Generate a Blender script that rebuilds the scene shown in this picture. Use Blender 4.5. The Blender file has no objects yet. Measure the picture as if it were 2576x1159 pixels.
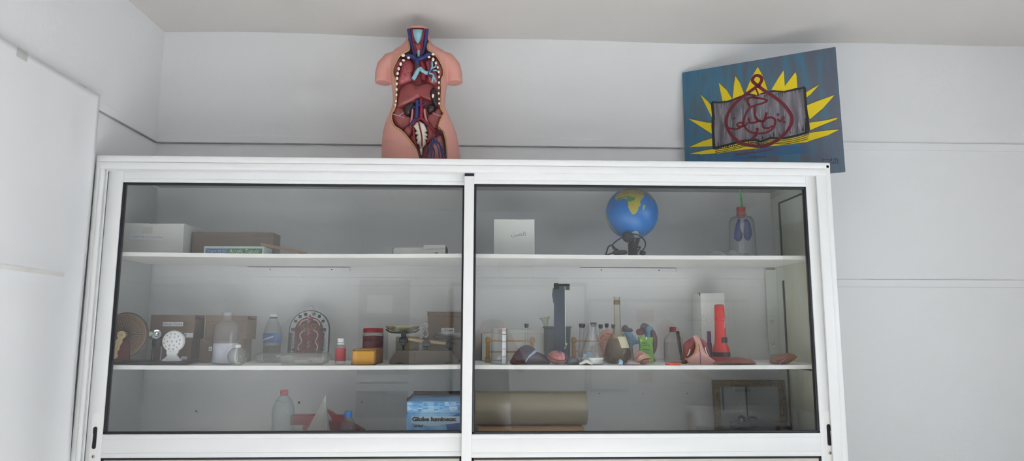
import bpy, bmesh, math, random
from mathutils import Vector, Matrix

S = bpy.context.scene
COL = S.collection
# ------------------------------------------------------------------ camera
EYE = Vector((0.0, 0.0, 1.5))
FPX, YAW, PITCH, ROLL = 1711.9, 0.0352, 0.1361, 0.0018
cam_data = bpy.data.cameras.new('camera')
cam_data.sensor_fit = 'HORIZONTAL'
cam_data.sensor_width = 36.0
cam_data.lens = FPX / 2576.0 * 36.0
cam_data.clip_start = 0.02
cam = bpy.data.objects.new('camera', cam_data)
CAMROT = (Matrix.Rotation(-YAW, 4, 'Z') @ Matrix.Rotation(math.pi / 2 + PITCH, 4, 'X') @ Matrix.Rotation(ROLL, 4, 'Z'))
cam.matrix_world = Matrix.Translation(EYE) @ CAMROT
COL.objects.link(cam)
S.camera = cam

# ------------------------------------------------------------------ world, daylight, exposure
S.view_settings.view_transform = 'Standard'
S.view_settings.look = 'None'
S.view_settings.gamma = 1.0
S.view_settings.use_curve_mapping = False
S.view_settings.exposure = -0.02
S.cycles.max_bounces = 10
S.cycles.diffuse_bounces = 6
S.cycles.transparent_max_bounces = 36
S.cycles.caustics_reflective = False
S.cycles.caustics_refractive = False
world = bpy.data.worlds.new('overcast_sky')
S.world = world
world.use_nodes = True
world.node_tree.nodes['Background'].inputs[0].default_value = (0.86, 0.93, 1.0, 1)
world.node_tree.nodes['Background'].inputs[1].default_value = 6.0

XL, XR, YB, YF, ZC = -1.86, 3.78, 3.775, -3.55, 3.145   # room: left, right, back (with the cabinet), opposite wall, ceiling
# window openings in the right hand wall and in the opposite wall: (wall, a0, a1, z0, z1)
sun_l = bpy.data.lights.new('sun', 'SUN'); sun_l.energy = 66.0; sun_l.angle = math.radians(.6); sun_l.color = (1.0, .97, .935)
sun_o = bpy.data.objects.new('sun', sun_l)
sun_o.rotation_euler = Vector((-1.0, .03, -.46)).to_track_quat('-Z', 'Y').to_euler()      # low sun from the right, falling on the floor behind the photographer
COL.objects.link(sun_o)
WIN_RIGHT = [(-1.1, 0.2, 0.95, 2.5), (0.45, 1.75, 0.95, 2.5)]
for (y0, y1, z0, z1) in WIN_RIGHT:          # light portals that guide the sky light through the openings
    ld = bpy.data.lights.new('window_portal', 'AREA')
    ld.shape = 'RECTANGLE'; ld.size = z1 - z0; ld.size_y = y1 - y0
    ld.cycles.is_portal = True
    lo = bpy.data.objects.new('window_portal', ld)
    lo.location = (XR + 0.12, (y0 + y1) / 2, (z0 + z1) / 2)
    lo.rotation_euler = (0, math.pi / 2, 0)
    COL.objects.link(lo)


def at(px, py, Y):
    """the point at depth Y (metres in front of the lens, room axes) seen at pixel (px, py) of the photograph"""
    d = CAMROT.to_3x3() @ Vector((px - 1288.0, -(py - 579.5), -FPX))
    return EYE + d * (Y / d.y)


def on(px, py, z):
    """the point of the horizontal plane z seen at that pixel"""
    d = CAMROT.to_3x3() @ Vector((px - 1288.0, -(py - 579.5), -FPX))
    return EYE + d * ((z - EYE.z) / d.z)


# ------------------------------------------------------------------ materials
def lin(h):
    if isinstance(h, str):
        h = h.lstrip('#')
        c = [int(h[i:i + 2], 16) / 255.0 for i in (0, 2, 4)]
    else:
        c = [x / 255.0 for x in h]
    return tuple([x / 12.92 if x <= 0.04045 else ((x + 0.055) / 1.055) ** 2.4 for x in c] + [1.0])


MATS = {}


def mat(name, color, rough=0.5, metal=0.0, var=0.0, vscale=8.0, bump=0.0, bscale=60.0, spec=0.5, second=None, stretch=None, trans=0.0):
    """procedural material: base colour with optional noise variation towards a second colour and optional bump"""
    if name in MATS:
        return MATS[name]
    m = bpy.data.materials.new(name)
    m.use_nodes = True
    nt = m.node_tree
    b = nt.nodes['Principled BSDF']
    b.inputs['Base Color'].default_value = lin(color)
    b.inputs['Roughness'].default_value = rough
    b.inputs['Metallic'].default_value = metal
    b.inputs['Specular IOR Level'].default_value = spec
    if trans:
        b.inputs['Subsurface Weight'].default_value = trans
        b.inputs['Subsurface Radius'].default_value = (0.01, 0.006, 0.004)
    co = None
    if var or bump:
        tc = nt.nodes.new('ShaderNodeTexCoord')
        mp = nt.nodes.new('ShaderNodeMapping')
        if stretch:
            mp.inputs['Scale'].default_value = stretch
        nt.links.new(tc.outputs['Object'], mp.inputs['Vector'])
        co = mp.outputs['Vector']
    if var:
        n = nt.nodes.new('ShaderNodeTexNoise')
        n.inputs['Scale'].default_value = vscale
        n.inputs['Detail'].default_value = 5.0
        nt.links.new(co, n.inputs['Vector'])
        r = nt.nodes.new('ShaderNodeMapRange')
        r.inputs['From Min'].default_value = 0.35
        r.inputs['From Max'].default_value = 0.65
        r.inputs['To Max'].default_value = var
        nt.links.new(n.outputs['Fac'], r.inputs['Value'])
        mx = nt.nodes.new('ShaderNodeMix')
        mx.data_type = 'RGBA'
        c = lin(color)
        mx.inputs['A'].default_value = c
        mx.inputs['B'].default_value = lin(second) if second else (c[0] * .5, c[1] * .5, c[2] * .5, 1)
        nt.links.new(r.outputs['Result'], mx.inputs['Factor'])
        nt.links.new(mx.outputs['Result'], b.inputs['Base Color'])
    if bump:
        n2 = nt.nodes.new('ShaderNodeTexNoise')
        n2.inputs['Scale'].default_value = bscale
        n2.inputs['Detail'].default_value = 4.0
        nt.links.new(co, n2.inputs['Vector'])
        bp = nt.nodes.new('ShaderNodeBump')
        bp.inputs['Strength'].default_value = bump
        bp.inputs['Distance'].default_value = 0.01
        nt.links.new(n2.outputs['Fac'], bp.inputs['Height'])
        nt.links.new(bp.outputs['Normal'], b.inputs['Normal'])
    MATS[name] = m
    return m


def thin_glass(name, tint=(1, 1, 1), f0=0.04, edge=0.96, edge_tint=None, rough=0.0, haze=0.0, haze_col=(0.8, 0.8, 0.8)):
    """thin clear sheet: transparent with a Schlick weighted mirror coat; haze adds a milky diffuse share"""
    if name in MATS:
        return MATS[name]
    m = bpy.data.materials.new(name)
    m.use_nodes = True
    nt = m.node_tree
    nt.nodes.clear()
    out = nt.nodes.new('ShaderNodeOutputMaterial')
    g = nt.nodes.new('ShaderNodeNewGeometry')
    dot = nt.nodes.new('ShaderNodeVectorMath'); dot.operation = 'DOT_PRODUCT'
    nt.links.new(g.outputs['Incoming'], dot.inputs[0]); nt.links.new(g.outputs['Normal'], dot.inputs[1])
    ab = nt.nodes.new('ShaderNodeMath'); ab.operation = 'ABSOLUTE'
    nt.links.new(dot.outputs['Value'], ab.inputs[0])
    om = nt.nodes.new('ShaderNodeMath'); om.operation = 'SUBTRACT'; om.inputs[0].default_value = 1.0
    nt.links.new(ab.outputs[0], om.inputs[1])
    pw = nt.nodes.new('ShaderNodeMath'); pw.operation = 'POWER'; pw.inputs[1].default_value = 5.0
    nt.links.new(om.outputs[0], pw.inputs[0])
    ma = nt.nodes.new('ShaderNodeMath'); ma.operation = 'MULTIPLY_ADD'
    ma.inputs[1].default_value = edge; ma.inputs[2].default_value = f0
    ma.use_clamp = True
    nt.links.new(pw.outputs[0], ma.inputs[0])
    tr = nt.nodes.new('ShaderNodeBsdfTransparent'); tr.inputs['Color'].default_value = (*tint, 1)
    if edge_tint:
        p2 = nt.nodes.new('ShaderNodeMath'); p2.operation = 'POWER'; p2.inputs[1].default_value = 1.6
        nt.links.new(om.outputs[0], p2.inputs[0])
        mc = nt.nodes.new('ShaderNodeMix'); mc.data_type = 'RGBA'
        mc.inputs['A'].default_value = (*tint, 1); mc.inputs['B'].default_value = (*edge_tint, 1)
        nt.links.new(p2.outputs[0], mc.inputs['Factor'])
        nt.links.new(mc.outputs['Result'], tr.inputs['Color'])
    gl = nt.nodes.new('ShaderNodeBsdfGlossy'); gl.inputs['Roughness'].default_value = rough
    base = tr
    if haze:
        df = nt.nodes.new('ShaderNodeBsdfDiffuse'); df.inputs['Color'].default_value = (*haze_col, 1)
        tl = nt.nodes.new('ShaderNodeBsdfTranslucent'); tl.inputs['Color'].default_value = (*haze_col, 1)
        ad = nt.nodes.new('ShaderNodeMixShader'); ad.inputs[0].default_value = 0.35
        nt.links.new(df.outputs[0], ad.inputs[1]); nt.links.new(tl.outputs[0], ad.inputs[2])
        hz = nt.nodes.new('ShaderNodeMixShader'); hz.inputs[0].default_value = haze
        nt.links.new(tr.outputs[0], hz.inputs[1]); nt.links.new(ad.outputs[0], hz.inputs[2])
        base = hz
    mx = nt.nodes.new('ShaderNodeMixShader')
    nt.links.new(ma.outputs[0], mx.inputs[0])
    nt.links.new(base.outputs[0], mx.inputs[1]); nt.links.new(gl.outputs[0], mx.inputs[2])
    nt.links.new(mx.outputs[0], out.inputs['Surface'])
    MATS[name] = m
    return m


M_wall = mat('wall_paint', '#e7e8ea', .75, var=.25, vscale=1.2, second='#e0e0de', bump=.12, bscale=35)
M_ceil = mat('ceiling_paint', '#d4d0cd', .85, var=.3, vscale=1.5, second='#cbc8c6', bump=.1, bscale=25)
M_floor = mat('floor_tiles', '#d6d7d8', .5, var=.5, vscale=6, second='#cacbcc')
M_alu = mat('white_lacquered_aluminium', '#e6e7e8', .38, var=.12, vscale=3, second='#dcdddd')
M_gasket = mat('black_rubber', '#141620', .45)
M_board = mat('white_melamine', '#f0f0ee', .5, var=.2, vscale=2.5, second='#e4e3df')
M_black = mat('black_plastic', '#17181c', .45)
M_steel = mat('steel', '#b9bcc0', .3, metal=1.0)
M_chrome = mat('chrome', '#d8dadd', .12, metal=1.0)
M_card = mat('brown_cardboard', '#7d6a5d', .85, var=.3, vscale=14, second='#705d51', bump=.08, bscale=90)
M_carddark = mat('cardboard_inside', '#5e4c44', .9)
M_white = mat('white_card', '#dfe0dd', .75, var=.15, vscale=9, second='#cfd0cc')
M_paper = mat('white_paper', '#e4e5e8', .8, var=.15, vscale=10, second='#d7d8da')
M_ink = mat('dark_ink', '#2a2b33', .7)
M_greyink = mat('grey_pencil', '#8d9098', .8)
M_redcap = mat('red_plastic', '#b01e2c', .4)
M_glassdoor = thin_glass('cabinet_glass', (0.985, 0.99, 0.99), f0=0.068)
M_glass = thin_glass('bottle_glass', (0.985, 0.99, 0.99), f0=0.05, edge=.8, edge_tint=(.55, .59, .6), haze=.09, haze_col=(.86, .88, .9))  # pale diffuse haze stands in for room reflections on the bottles
M_pet = thin_glass('clear_plastic', (0.965, 0.98, 0.985), f0=0.045, edge=.6, edge_tint=(.6, .65, .67), haze=.06, haze_col=(.8, .86, .88))
M_wrap = thin_glass('clear_film', (0.95, 0.96, 0.97), f0=0.08, edge=.5, edge_tint=(.85, .86, .87), haze=.3, haze_col=(.85, .86, .88), rough=.12)

# ------------------------------------------------------------------ mesh helpers


class MB:
    """collects shapes into one bmesh that becomes ONE object"""

    def __init__(self):
        self.bm = bmesh.new()

    def _xf(self, verts, mtx):
        if mtx is not None:
            bmesh.ops.transform(self.bm, matrix=mtx, verts=verts)

    def box(self, a, b, bev=0.0, seg=2, mtx=None):
        x0, y0, z0 = [min(a[i], b[i]) for i in range(3)]
        x1, y1, z1 = [max(a[i], b[i]) for i in range(3)]
        r = bmesh.ops.create_cube(self.bm, size=1.0)
        vs = r['verts']
        for v in vs:
            v.co = Vector(((x0 + x1) / 2 + v.co.x * (x1 - x0), (y0 + y1) / 2 + v.co.y * (y1 - y0), (z0 + z1) / 2 + v.co.z * (z1 - z0)))
        if bev:
            es = set(e for v in vs for e in v.link_edges)
            bmesh.ops.bevel(self.bm, geom=list(es), offset=min(bev, .45 * min(x1 - x0, y1 - y0, z1 - z0)), segments=seg, profile=.5, affect='EDGES')
            if mtx is not None:
                raise ValueError
        self._xf(vs, mtx)
        return self

    def prism(self, pts, y0, y1, mtx=None):
        """polygon given in x,z extruded along y"""
        f = [self.bm.verts.new((p[0], y0, p[1])) for p in pts]
        k = [self.bm.verts.new((p[0], y1, p[1])) for p in pts]
        n = len(pts)
        faces = [self.bm.faces.new(f), self.bm.faces.new(list(reversed(k)))]
        for i in range(n):
            faces.append(self.bm.faces.new((f[i], k[i], k[(i + 1) % n], f[(i + 1) % n])))
        bmesh.ops.recalc_face_normals(self.bm, faces=faces)
        self._xf(f + k, mtx)
        return self

    def lathe(self, prof, seg=36, c=(0, 0, 0), mtx=None, sx=1.0, sy=1.0):
        """profile of (radius, z) turned about z"""
        rings = []
        allv = []
        for (r, z) in prof:
            if r < 1e-6:
                v = self.bm.verts.new((c[0], c[1], c[2] + z)); rings.append([v]); allv.append(v)
            else:
                rg = [self.bm.verts.new((c[0] + sx * r * math.cos(2 * math.pi * i / seg), c[1] + sy * r * math.sin(2 * math.pi * i / seg), c[2] + z)) for i in range(seg)]
                rings.append(rg); allv += rg
        fs = []
        for a, b in zip(rings[:-1], rings[1:]):
            for i in range(seg):
                j = (i + 1) % seg
                if len(a) == 1 and len(b) == 1:
                    break
                if len(a) == 1:
                    fs.append(self.bm.faces.new((a[0], b[j], b[i])))
                elif len(b) == 1:
                    fs.append(self.bm.faces.new((a[i], a[j], b[0])))
                else:
                    fs.append(self.bm.faces.new((a[i], a[j], b[j], b[i])))
        bmesh.ops.recalc_face_normals(self.bm, faces=fs)
        self._xf(allv, mtx)
        return self

    def tube(self, pts, r, seg=10, closed=False, flat=1.0, cap=True):
        """round bar along a polyline; r a number or one radius per point"""
        P = [Vector(p) for p in pts]
        n = len(P)
        R = r if isinstance(r, (list, tuple)) else [r] * n
        rings = []
        up = None
        for i in range(n):
            if closed:
                t = P[(i + 1) % n] - P[i - 1]
            else:
                t = P[min(i + 1, n - 1)] - P[max(i - 1, 0)]
            if t.length < 1e-9:
                t = Vector((0, 0, 1))
            t.normalize()
            if up is None:
                up = Vector((0, 1, 0)) if abs(t.y) < .9 else Vector((1, 0, 0))
            a = t.cross(up)
            if a.length < 1e-6:
                a = t.orthogonal()
            a.normalize()
            up = a.cross(t).normalized()
            rings.append([self.bm.verts.new(P[i] + (a * math.cos(2 * math.pi * k / seg) + up * flat * math.sin(2 * math.pi * k / seg)) * R[i]) for k in range(seg)])
        fs = []
        m = n if closed else n - 1
        for i in range(m):
            a, b = rings[i], rings[(i + 1) % n]
            for k in range(seg):
                j = (k + 1) % seg
                fs.append(self.bm.faces.new((a[k], a[j], b[j], b[k])))
        if cap and not closed:
            fs.append(self.bm.faces.new(list(reversed(rings[0]))))
            fs.append(self.bm.faces.new(rings[-1]))
        bmesh.ops.recalc_face_normals(self.bm, faces=fs)
        return self

    def ball(self, c, r, seg=20, rings=12, mtx=None):
        """ellipsoid, r a number or (rx, ry, rz)"""
        rr = (r, r, r) if not isinstance(r, (tuple, list)) else r
        q = bmesh.ops.create_uvsphere(self.bm, u_segments=seg, v_segments=rings, radius=1.0)
        for v in q['verts']:
            v.co = Vector((v.co.x * rr[0], v.co.y * rr[1], v.co.z * rr[2]))
        self._xf(q['verts'], mtx)
        for v in q['verts']:
            v.co += Vector(c)
        return self

    def grid(self, fn, nu, nv, closed_u=False):
        V = [[self.bm.verts.new(fn(i / (nu if closed_u else nu - 1), j / (nv - 1))) for i in range(nu)] for j in range(nv)]
        for j in range(nv - 1):
            for i in range(nu if closed_u else nu - 1):
                k = (i + 1) % nu
                self.bm.faces.new((V[j][i], V[j][k], V[j + 1][k], V[j + 1][i]))
        return self

    def sheet(self, polys, y, t=0.0006):
        """flat shapes (each a list of x,z) lying in the xz plane, thickness t towards -y"""
        for p in polys:
            self.prism(p, y - t, y)
        return self

    def stroke(self, pts, w, y, t=0.0006):
        """painted stroke: ribbon of width w (or one width per point) along x,z points"""
        n = len(pts)
        W = w if isinstance(w, (list, tuple)) else [w] * n
        L, R = [], []
        for i in range(n):
            a = Vector(pts[max(i - 1, 0)]); b = Vector(pts[min(i + 1, n - 1)])
            d = (b - a)
            if d.length < 1e-9:
                d = Vector((1, 0))
            d.normalize()
            nn = Vector((-d.y, d.x))
            p = Vector(pts[i])
            L.append(p + nn * W[i] / 2); R.append(p - nn * W[i] / 2)
        f = [[self.bm.verts.new((q.x, yy, q.y)) for q in side] for side in (L, R) for yy in (y - t, y)]
        for i in range(n - 1):
            for (a, b) in ((0, 2), (2, 3), (3, 1), (1, 0)):
                self.bm.faces.new((f[a][i], f[a][i + 1], f[b][i + 1], f[b][i]))
        for i in (0, n - 1):
            self.bm.faces.new((f[0][i], f[2][i], f[3][i], f[1][i]))
        return self

    def build(self, name, material, parent=None, smooth=None, mods=None):
        bmesh.ops.recalc_face_normals(self.bm, faces=self.bm.faces[:])
        me = bpy.data.meshes.new(name)
        self.bm.to_mesh(me)
        self.bm.free()
        for m in (material if isinstance(material, (list, tuple)) else [material]):
            me.materials.append(m)
        o = bpy.data.objects.new(name, me)
        COL.objects.link(o)
        if parent is not None:
            o.parent = parent
        if smooth is not None:
            me.polygons.foreach_set('use_smooth', [True] * len(me.polygons))
            if smooth < 180:
                me.set_sharp_from_angle(angle=math.radians(smooth))
        return o


def smooth_path(pts, n=6, closed=False):
    """Catmull-Rom through points of any dimension"""
    P = [Vector(p) for p in pts]
    out = []
    m = len(P)
    rng = m if closed else m - 1
    for i in range(rng):
        if closed:
            a, b, c, d = P[i - 1], P[i], P[(i + 1) % m], P[(i + 2) % m]
        else:
            a, b, c, d = P[max(i - 1, 0)], P[i], P[i + 1], P[min(i + 2, m - 1)]
        for k in range(n):
            t = k / n
            out.append(0.5 * ((2 * b) + (c - a) * t + (2 * a - 5 * b + 4 * c - d) * t * t + (3 * b - a - 3 * c + d) * t ** 3))
    if not closed:
        out.append(P[-1])
    return out


def tag(o, label=None, cat=None, group=None, kind=None):
    if label:
        o['label'] = label
    if cat:
        o['category'] = cat
    if group:
        o['group'] = group
    if kind:
        o['kind'] = kind
    return o


def thing(name, label, cat, loc, group=None, rz=0.0):
    o = bpy.data.objects.new(name, None)
    o.empty_display_size = 0.05
    o.location = loc
    o.rotation_euler = (0, 0, rz)
    COL.objects.link(o)
    return tag(o, label, cat, group)


def struct(o):
    o['kind'] = 'structure'
    return o


ARF = {}
for ch, forms in {'ا': 'FE8D FE8E', 'أ': 'FE83 FE84', 'ب': 'FE8F FE90 FE91 FE92', 'ة': 'FE93 FE94', 'ت': 'FE95 FE96 FE97 FE98', 'ج': 'FE9D FE9E FE9F FEA0',
                  'ح': 'FEA1 FEA2 FEA3 FEA4', 'خ': 'FEA5 FEA6 FEA7 FEA8', 'د': 'FEA9 FEAA', 'ذ': 'FEAB FEAC', 'ر': 'FEAD FEAE', 'ز': 'FEAF FEB0', 'س': 'FEB1 FEB2 FEB3 FEB4',
                  'ش': 'FEB5 FEB6 FEB7 FEB8', 'ط': 'FEC1 FEC2 FEC3 FEC4', 'ع': 'FEC9 FECA FECB FECC', 'غ': 'FECD FECE FECF FED0', 'ف': 'FED1 FED2 FED3 FED4', 'ق': 'FED5 FED6 FED7 FED8',
                  'ك': 'FED9 FEDA FEDB FEDC', 'ل': 'FEDD FEDE FEDF FEE0', 'م': 'FEE1 FEE2 FEE3 FEE4', 'ن': 'FEE5 FEE6 FEE7 FEE8', 'ه': 'FEE9 FEEA FEEB FEEC', 'و': 'FEED FEEE',
                  'ي': 'FEF1 FEF2 FEF3 FEF4', 'ص': 'FEB9 FEBA FEBB FEBC', 'ئ': 'FE89 FE8A FE8B FE8C'}.items():
    ARF[ch] = [chr(int(x, 16)) for x in forms.split()]


def arabic(s):
    """joined letter forms in left to right drawing order"""
    out = []
    for i, c in enumerate(s):
        if c not in ARF:
            out.append(c); continue
        prev = i > 0 and s[i - 1] in ARF and len(ARF[s[i - 1]]) == 4
        nxt = i + 1 < len(s) and s[i + 1] in ARF and len(ARF[c]) == 4
        f = ARF[c]
        out.append(f[3] if prev and nxt else f[2] if nxt else f[1] if prev else f[0])
    return ''.join(reversed(out))


def text(name, body, size, material, parent, loc, width=None, height=None, rot=(math.pi / 2, 0, 0), bold=0.0, shear=0.0, thick=0.0004, mtx=None):
    """lettering as a mesh standing in the xz plane, centred on loc, facing -y"""
    cu = bpy.data.curves.new(name, 'FONT')
    cu.body = body; cu.size = size; cu.align_x = 'CENTER'; cu.align_y = 'CENTER'
    cu.offset = bold; cu.shear = shear; cu.extrude = thick / 2; cu.resolution_u = 3
    tmp = bpy.data.objects.new('tmp', cu)
    COL.objects.link(tmp)
    bpy.context.view_layer.update()
    me = bpy.data.meshes.new_from_object(tmp.evaluated_get(bpy.context.evaluated_depsgraph_get()))
    bpy.data.objects.remove(tmp)
    bpy.data.curves.remove(cu)
    if len(me.vertices):
        xs = [v.co.x for v in me.vertices]; ys = [v.co.y for v in me.vertices]
        cx, cy = (min(xs) + max(xs)) / 2, (min(ys) + max(ys)) / 2
        kx = width / (max(xs) - min(xs)) if width else 1.0
        ky = height / (max(ys) - min(ys)) if height else (kx if width else 1.0)
        for v in me.vertices:
            v.co.x = (v.co.x - cx) * kx; v.co.y = (v.co.y - cy) * ky
        me.transform(Matrix.Rotation(math.pi / 2, 4, 'X'))
    me.materials.clear(); me.materials.append(material)
    o = bpy.data.objects.new(name, me)
    COL.objects.link(o)
    o.parent = parent
    o.location = loc
    return o


# ------------------------------------------------------------------ the room
def slab(name, a, b, m):
    return struct(MB().box(a, b).build(name, m))


slab('floor', (XL - .15, YF - .15, -.1), (XR + .15, YB + .15, 0), M_floor)
slab('wall_back', (XL - .15, YB, 0), (XR + .15, YB + .15, ZC + .1), M_wall)
slab('wall_left', (XL - .15, YF, 0), (XL, YB, ZC + .1), M_wall)
slab('wall_front', (XL - .15, YF - .15, 0), (XR + .15, YF, ZC + .1), M_wall)


def ceil_z(u, v):
    x = XL - .15 + (XR - XL + .3) * u
    y = YF - .15 + (YB - YF + .3) * v
    # hand plastered: gentle waves where it meets the walls
    return (x, y, ZC + .012 * math.sin(x * 1.3 + .5) * math.cos(y * .8 - .6) + .006 * math.sin(x * 3.7))


cb = MB().grid(ceil_z, 60, 60)
cb.box((XL - .15, YF - .15, ZC + .06), (XR + .15, YB + .15, ZC + .16))
struct(cb.build('ceiling', M_ceil, smooth=40))
# right hand wall with its two window openings, in pieces of one mesh
wr = MB()
ys = [YF]
for (y0, y1, z0, z1) in WIN_RIGHT:
    wr.box((XR, ys[-1], 0), (XR + .15, y0, ZC + .1))
    wr.box((XR, y0, 0), (XR + .15, y1, z0)); wr.box((XR, y0, z1), (XR + .15, y1, ZC + .1))
    ys.append(y1)
wr.box((XR, ys[-1], 0), (XR + .15, YB, ZC + .1))
struct(wr.build('wall_right', M_wall))
M_pane = thin_glass('window_glass', (.97, .98, .98), f0=.04)
for k, (y0, y1, z0, z1) in enumerate(WIN_RIGHT):
    fr = MB()
    t = .05
    for (a, b) in (((y0, z0), (y1, z0 + t)), ((y0, z1 - t), (y1, z1)), ((y0, z0), (y0 + t, z1)), ((y1 - t, z0), (y1, z1)), (((y0 + y1) / 2 - t / 2, z0), ((y0 + y1) / 2 + t / 2, z1))):
        fr.box((XR + .03, a[0], a[1]), (XR + .08, b[0], b[1]))
    w = struct(fr.build('window_%d' % (k + 1), M_alu))
    MB().box((XR + .052, y0 + t, z0 + t), (XR + .056, y1 - t, z1 - t)).build('window_pane', M_pane, w)
# picture rails: two timber battens painted with the wall
rb0 = at(400, 358, YB).z
M_batten_shade = mat('batten_shade', '#9c9d9f', .9, var=.6, vscale=9, second='#b4b4b4')  # grey standing in for the shadow line under the battens
tr1 = struct(MB().box((XL, YB - .013, rb0), (XR, YB, rb0 + .042), .002).build('trim_1', M_wall))
MB().box((XL + .01, YB - .0115, rb0 - .005), (1.1, YB, rb0 + .0005)).build('edge_line', M_batten_shade, tr1)
MB().box((XL + .01, YB - .0045, rb0 + .0415), (XR, YB, rb0 + .0432)).build('top_line', mat('faint_grey_line', '#b9babb', .9), tr1)  # faint grey line along the top edge
r2 = at(2300, 722, YB).z
tr2 = struct(MB().box((XL, YB - .004, r2), (XR, YB, r2 + .042), .001).build('trim_2', M_wall))
MB().box((1.66, YB - .0042, r2 + .0405), (XR, YB - .003, r2 + .0435)).build('top_line', mat('mottled_grey_line', '#a8a9a9', .9, var=.8, vscale=6, second='#cfcfce'), tr2)  # mottled grey line along the top edge
MB().box((1.66, YB - .0042, r2 - .001), (XR, YB - .003, r2 + .0012)).build('edge_line', mat('faint_grey_line2', '#cbcbca', .9), tr2)  # pale grey line along the lower edge
tr3 = struct(MB().box((XL, YF, rb0), (XL + .013, YB - .013, rb0 + .042), .002).build('trim_3', M_wall))
MB().box((XL, 2.6, rb0 - .005), (XL + .0115, YB - .014, rb0 + .0005)).build('edge_line', M_batten_shade, tr3)  # the same painted shade strip below the left wall batten
struct(MB().box((1.66, YB - .012, 0), (XR, YB, .09), .003).build('baseboard_back', M_board))


def wloc(o):
    v = Vector((0, 0, 0))
    while o is not None:
        v += o.location
        o = o.parent
    return v


def bw(mb, name, material, parent, smooth=None):
    """build a part whose shapes were given in room coordinates"""
    o = mb.build(name, material, None, smooth)
    o.data.transform(Matrix.Translation(-wloc(parent)))
    o.parent = parent
    return o


# ------------------------------------------------------------------ display cabinet
FY, GY, LY = 3.15, 3.185, 3.22
S1, S2, S3 = 1.832, 1.307, 0.86          # upper faces of the two shelves and of the cabinet floor
cab = thing('display_cabinet', 'wide white aluminium display cabinet with two sliding glass doors along the back wall', 'cabinet', (-.09, 3.45, 0))
m = MB()
X0, X1 = -1.823, 1.648


def bar(m, x0, z0, x1, z1, y0, y1, bev=.004):
    m.box((x0, y0, z0), (x1, y1, z1), bev)


# outer frame: header in two steps, jambs with two door tracks
bar(m, X0, 2.240, X1, 2.274, FY + .003, FY + .13, .007)
bar(m, X0 + .02, 2.208, X1 - .022, 2.241, FY - .001, FY + .13, .004)
bar(m, X0, .06, X0 + .024, 2.245, FY + .003, FY + .13, .006)
bar(m, X0 + .022, .06, -1.78, 2.212, FY, FY + .012, .003)
bar(m, X0 + .022, .06, -1.786, 2.212, FY + .012, FY + .022, .001)
bar(m, X0 + .022, .06, -1.781, 2.212, FY + .030, FY + .036, .001)
bar(m, X0 + .022, .06, -1.788, 2.212, FY + .036, FY + .05, .001)
bar(m, 1.618, .06, X1, 2.268, FY + .003, FY + .13, .009)
bar(m, 1.574, .06, 1.62, 2.212, FY, FY + .012, .004)
bar(m, 1.600, .06, 1.62, 2.212, FY + .012, FY + .13, .002)
bar(m, X0, .06, X1, .10, FY, FY + .13, .004)
bw(m, 'outer_frame', M_alu, cab, 40)
m = MB(); m.box((X0 + .005, FY + .12, 2.242), (X1 - .005, YB - .012, 2.259), .001)
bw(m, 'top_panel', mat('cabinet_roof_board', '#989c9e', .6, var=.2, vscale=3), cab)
m = MB(); m.box((-1.853, FY + .131, .06), (-1.829, YB - .012, 2.2415), .001)
bw(m, 'side_panel', mat('grey_side_panel', '#bfc2c2', .6, var=.3, vscale=3, second='#adb0b0'), cab)
M_sidep = mat('stained_side_panel', '#ccd2ca', .55, var=.5, vscale=5, second='#b9b39f', stretch=(1, 1, .35))
m = MB(); m.box((1.606, FY + .12, .06), (1.64, YB - .012, 2.2415), .001)
sp = bw(m, 'side_panel', M_sidep, cab)
m = MB()
for (z0, z1) in ((1.86, 2.165), (1.335, 1.735), (.9, 1.28)):
    m.box((1.600, 3.64, z0), (1.6065, 3.652, z1))
    if z0 != 1.335:
        m.box((1.600, FY + .13, z1 - .008), (1.6065, 3.652, z1))
bw(m, 'gasket', M_gasket, sp)
m = MB(); m.box((1.545, 3.735, 1.335), (1.606, 3.745, 1.80), .002)
pst = bw(m, 'corner_post', M_sidep, cab)
for z in (1.40, 1.535):
    q = MB(); q.ball((1.565, 3.733, z), (.011, .007, .011)); q.ball((1.572, 3.735, z - .02), (.012, .005, .008))
    bw(q, 'bolt_head', M_sidep, pst, 60)
m = MB(); m.box((-.108, 3.262, .1), (-.072, 3.74, 2.2415), .002)
bw(m, 'centre_post', M_board, cab)
M_roofin = mat('cabinet_floor_board', '#8e867b', .6, var=.3, vscale=4)
m = MB(); m.box((-1.8285, 3.262, S3 - .02), (1.606, YB - .012, S3), .002)
bw(m, 'floor_board', M_roofin, cab)


def shelf(x0, x1, z, sag):
    nx = 40
    m = MB()

    def top(u, v):
        return (x0 + (x1 - x0) * u, 3.262 + .478 * v, z - sag * 4 * u * (1 - u))
    m.grid(lambda u, v: top(u, v), nx, 3)
    m.grid(lambda u, v: Vector(top(u, v)) - Vector((0, 0, .019)), nx, 3)
    m.grid(lambda u, v: (x0 + (x1 - x0) * u, 3.262, z - sag * 4 * u * (1 - u) - .019 * v), nx, 2)
    m.grid(lambda u, v: (x0 + (x1 - x0) * u, 3.74, z - sag * 4 * u * (1 - u) - .019 * v), nx, 2)
    for x in (x0, x1):
        m.grid(lambda u, v: (x, 3.262 + .478 * u, z - .019 * v), 2, 2)
    bmesh.ops.remove_doubles(m.bm, verts=m.bm.verts[:], dist=1e-5)
    return bw(m, 'shelf', M_board, cab)


SHELF = {1: ((-1.828, -.109, S1 + .002, .006), (-.071, 1.604, S1 + .001, .003)), 2: ((-1.828, -.109, S2 + .001, .004), (-.071, 1.604, S2 + .001, .003))}
for n_ in SHELF:
    for a_ in SHELF[n_]:
        shelf(*a_)


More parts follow.
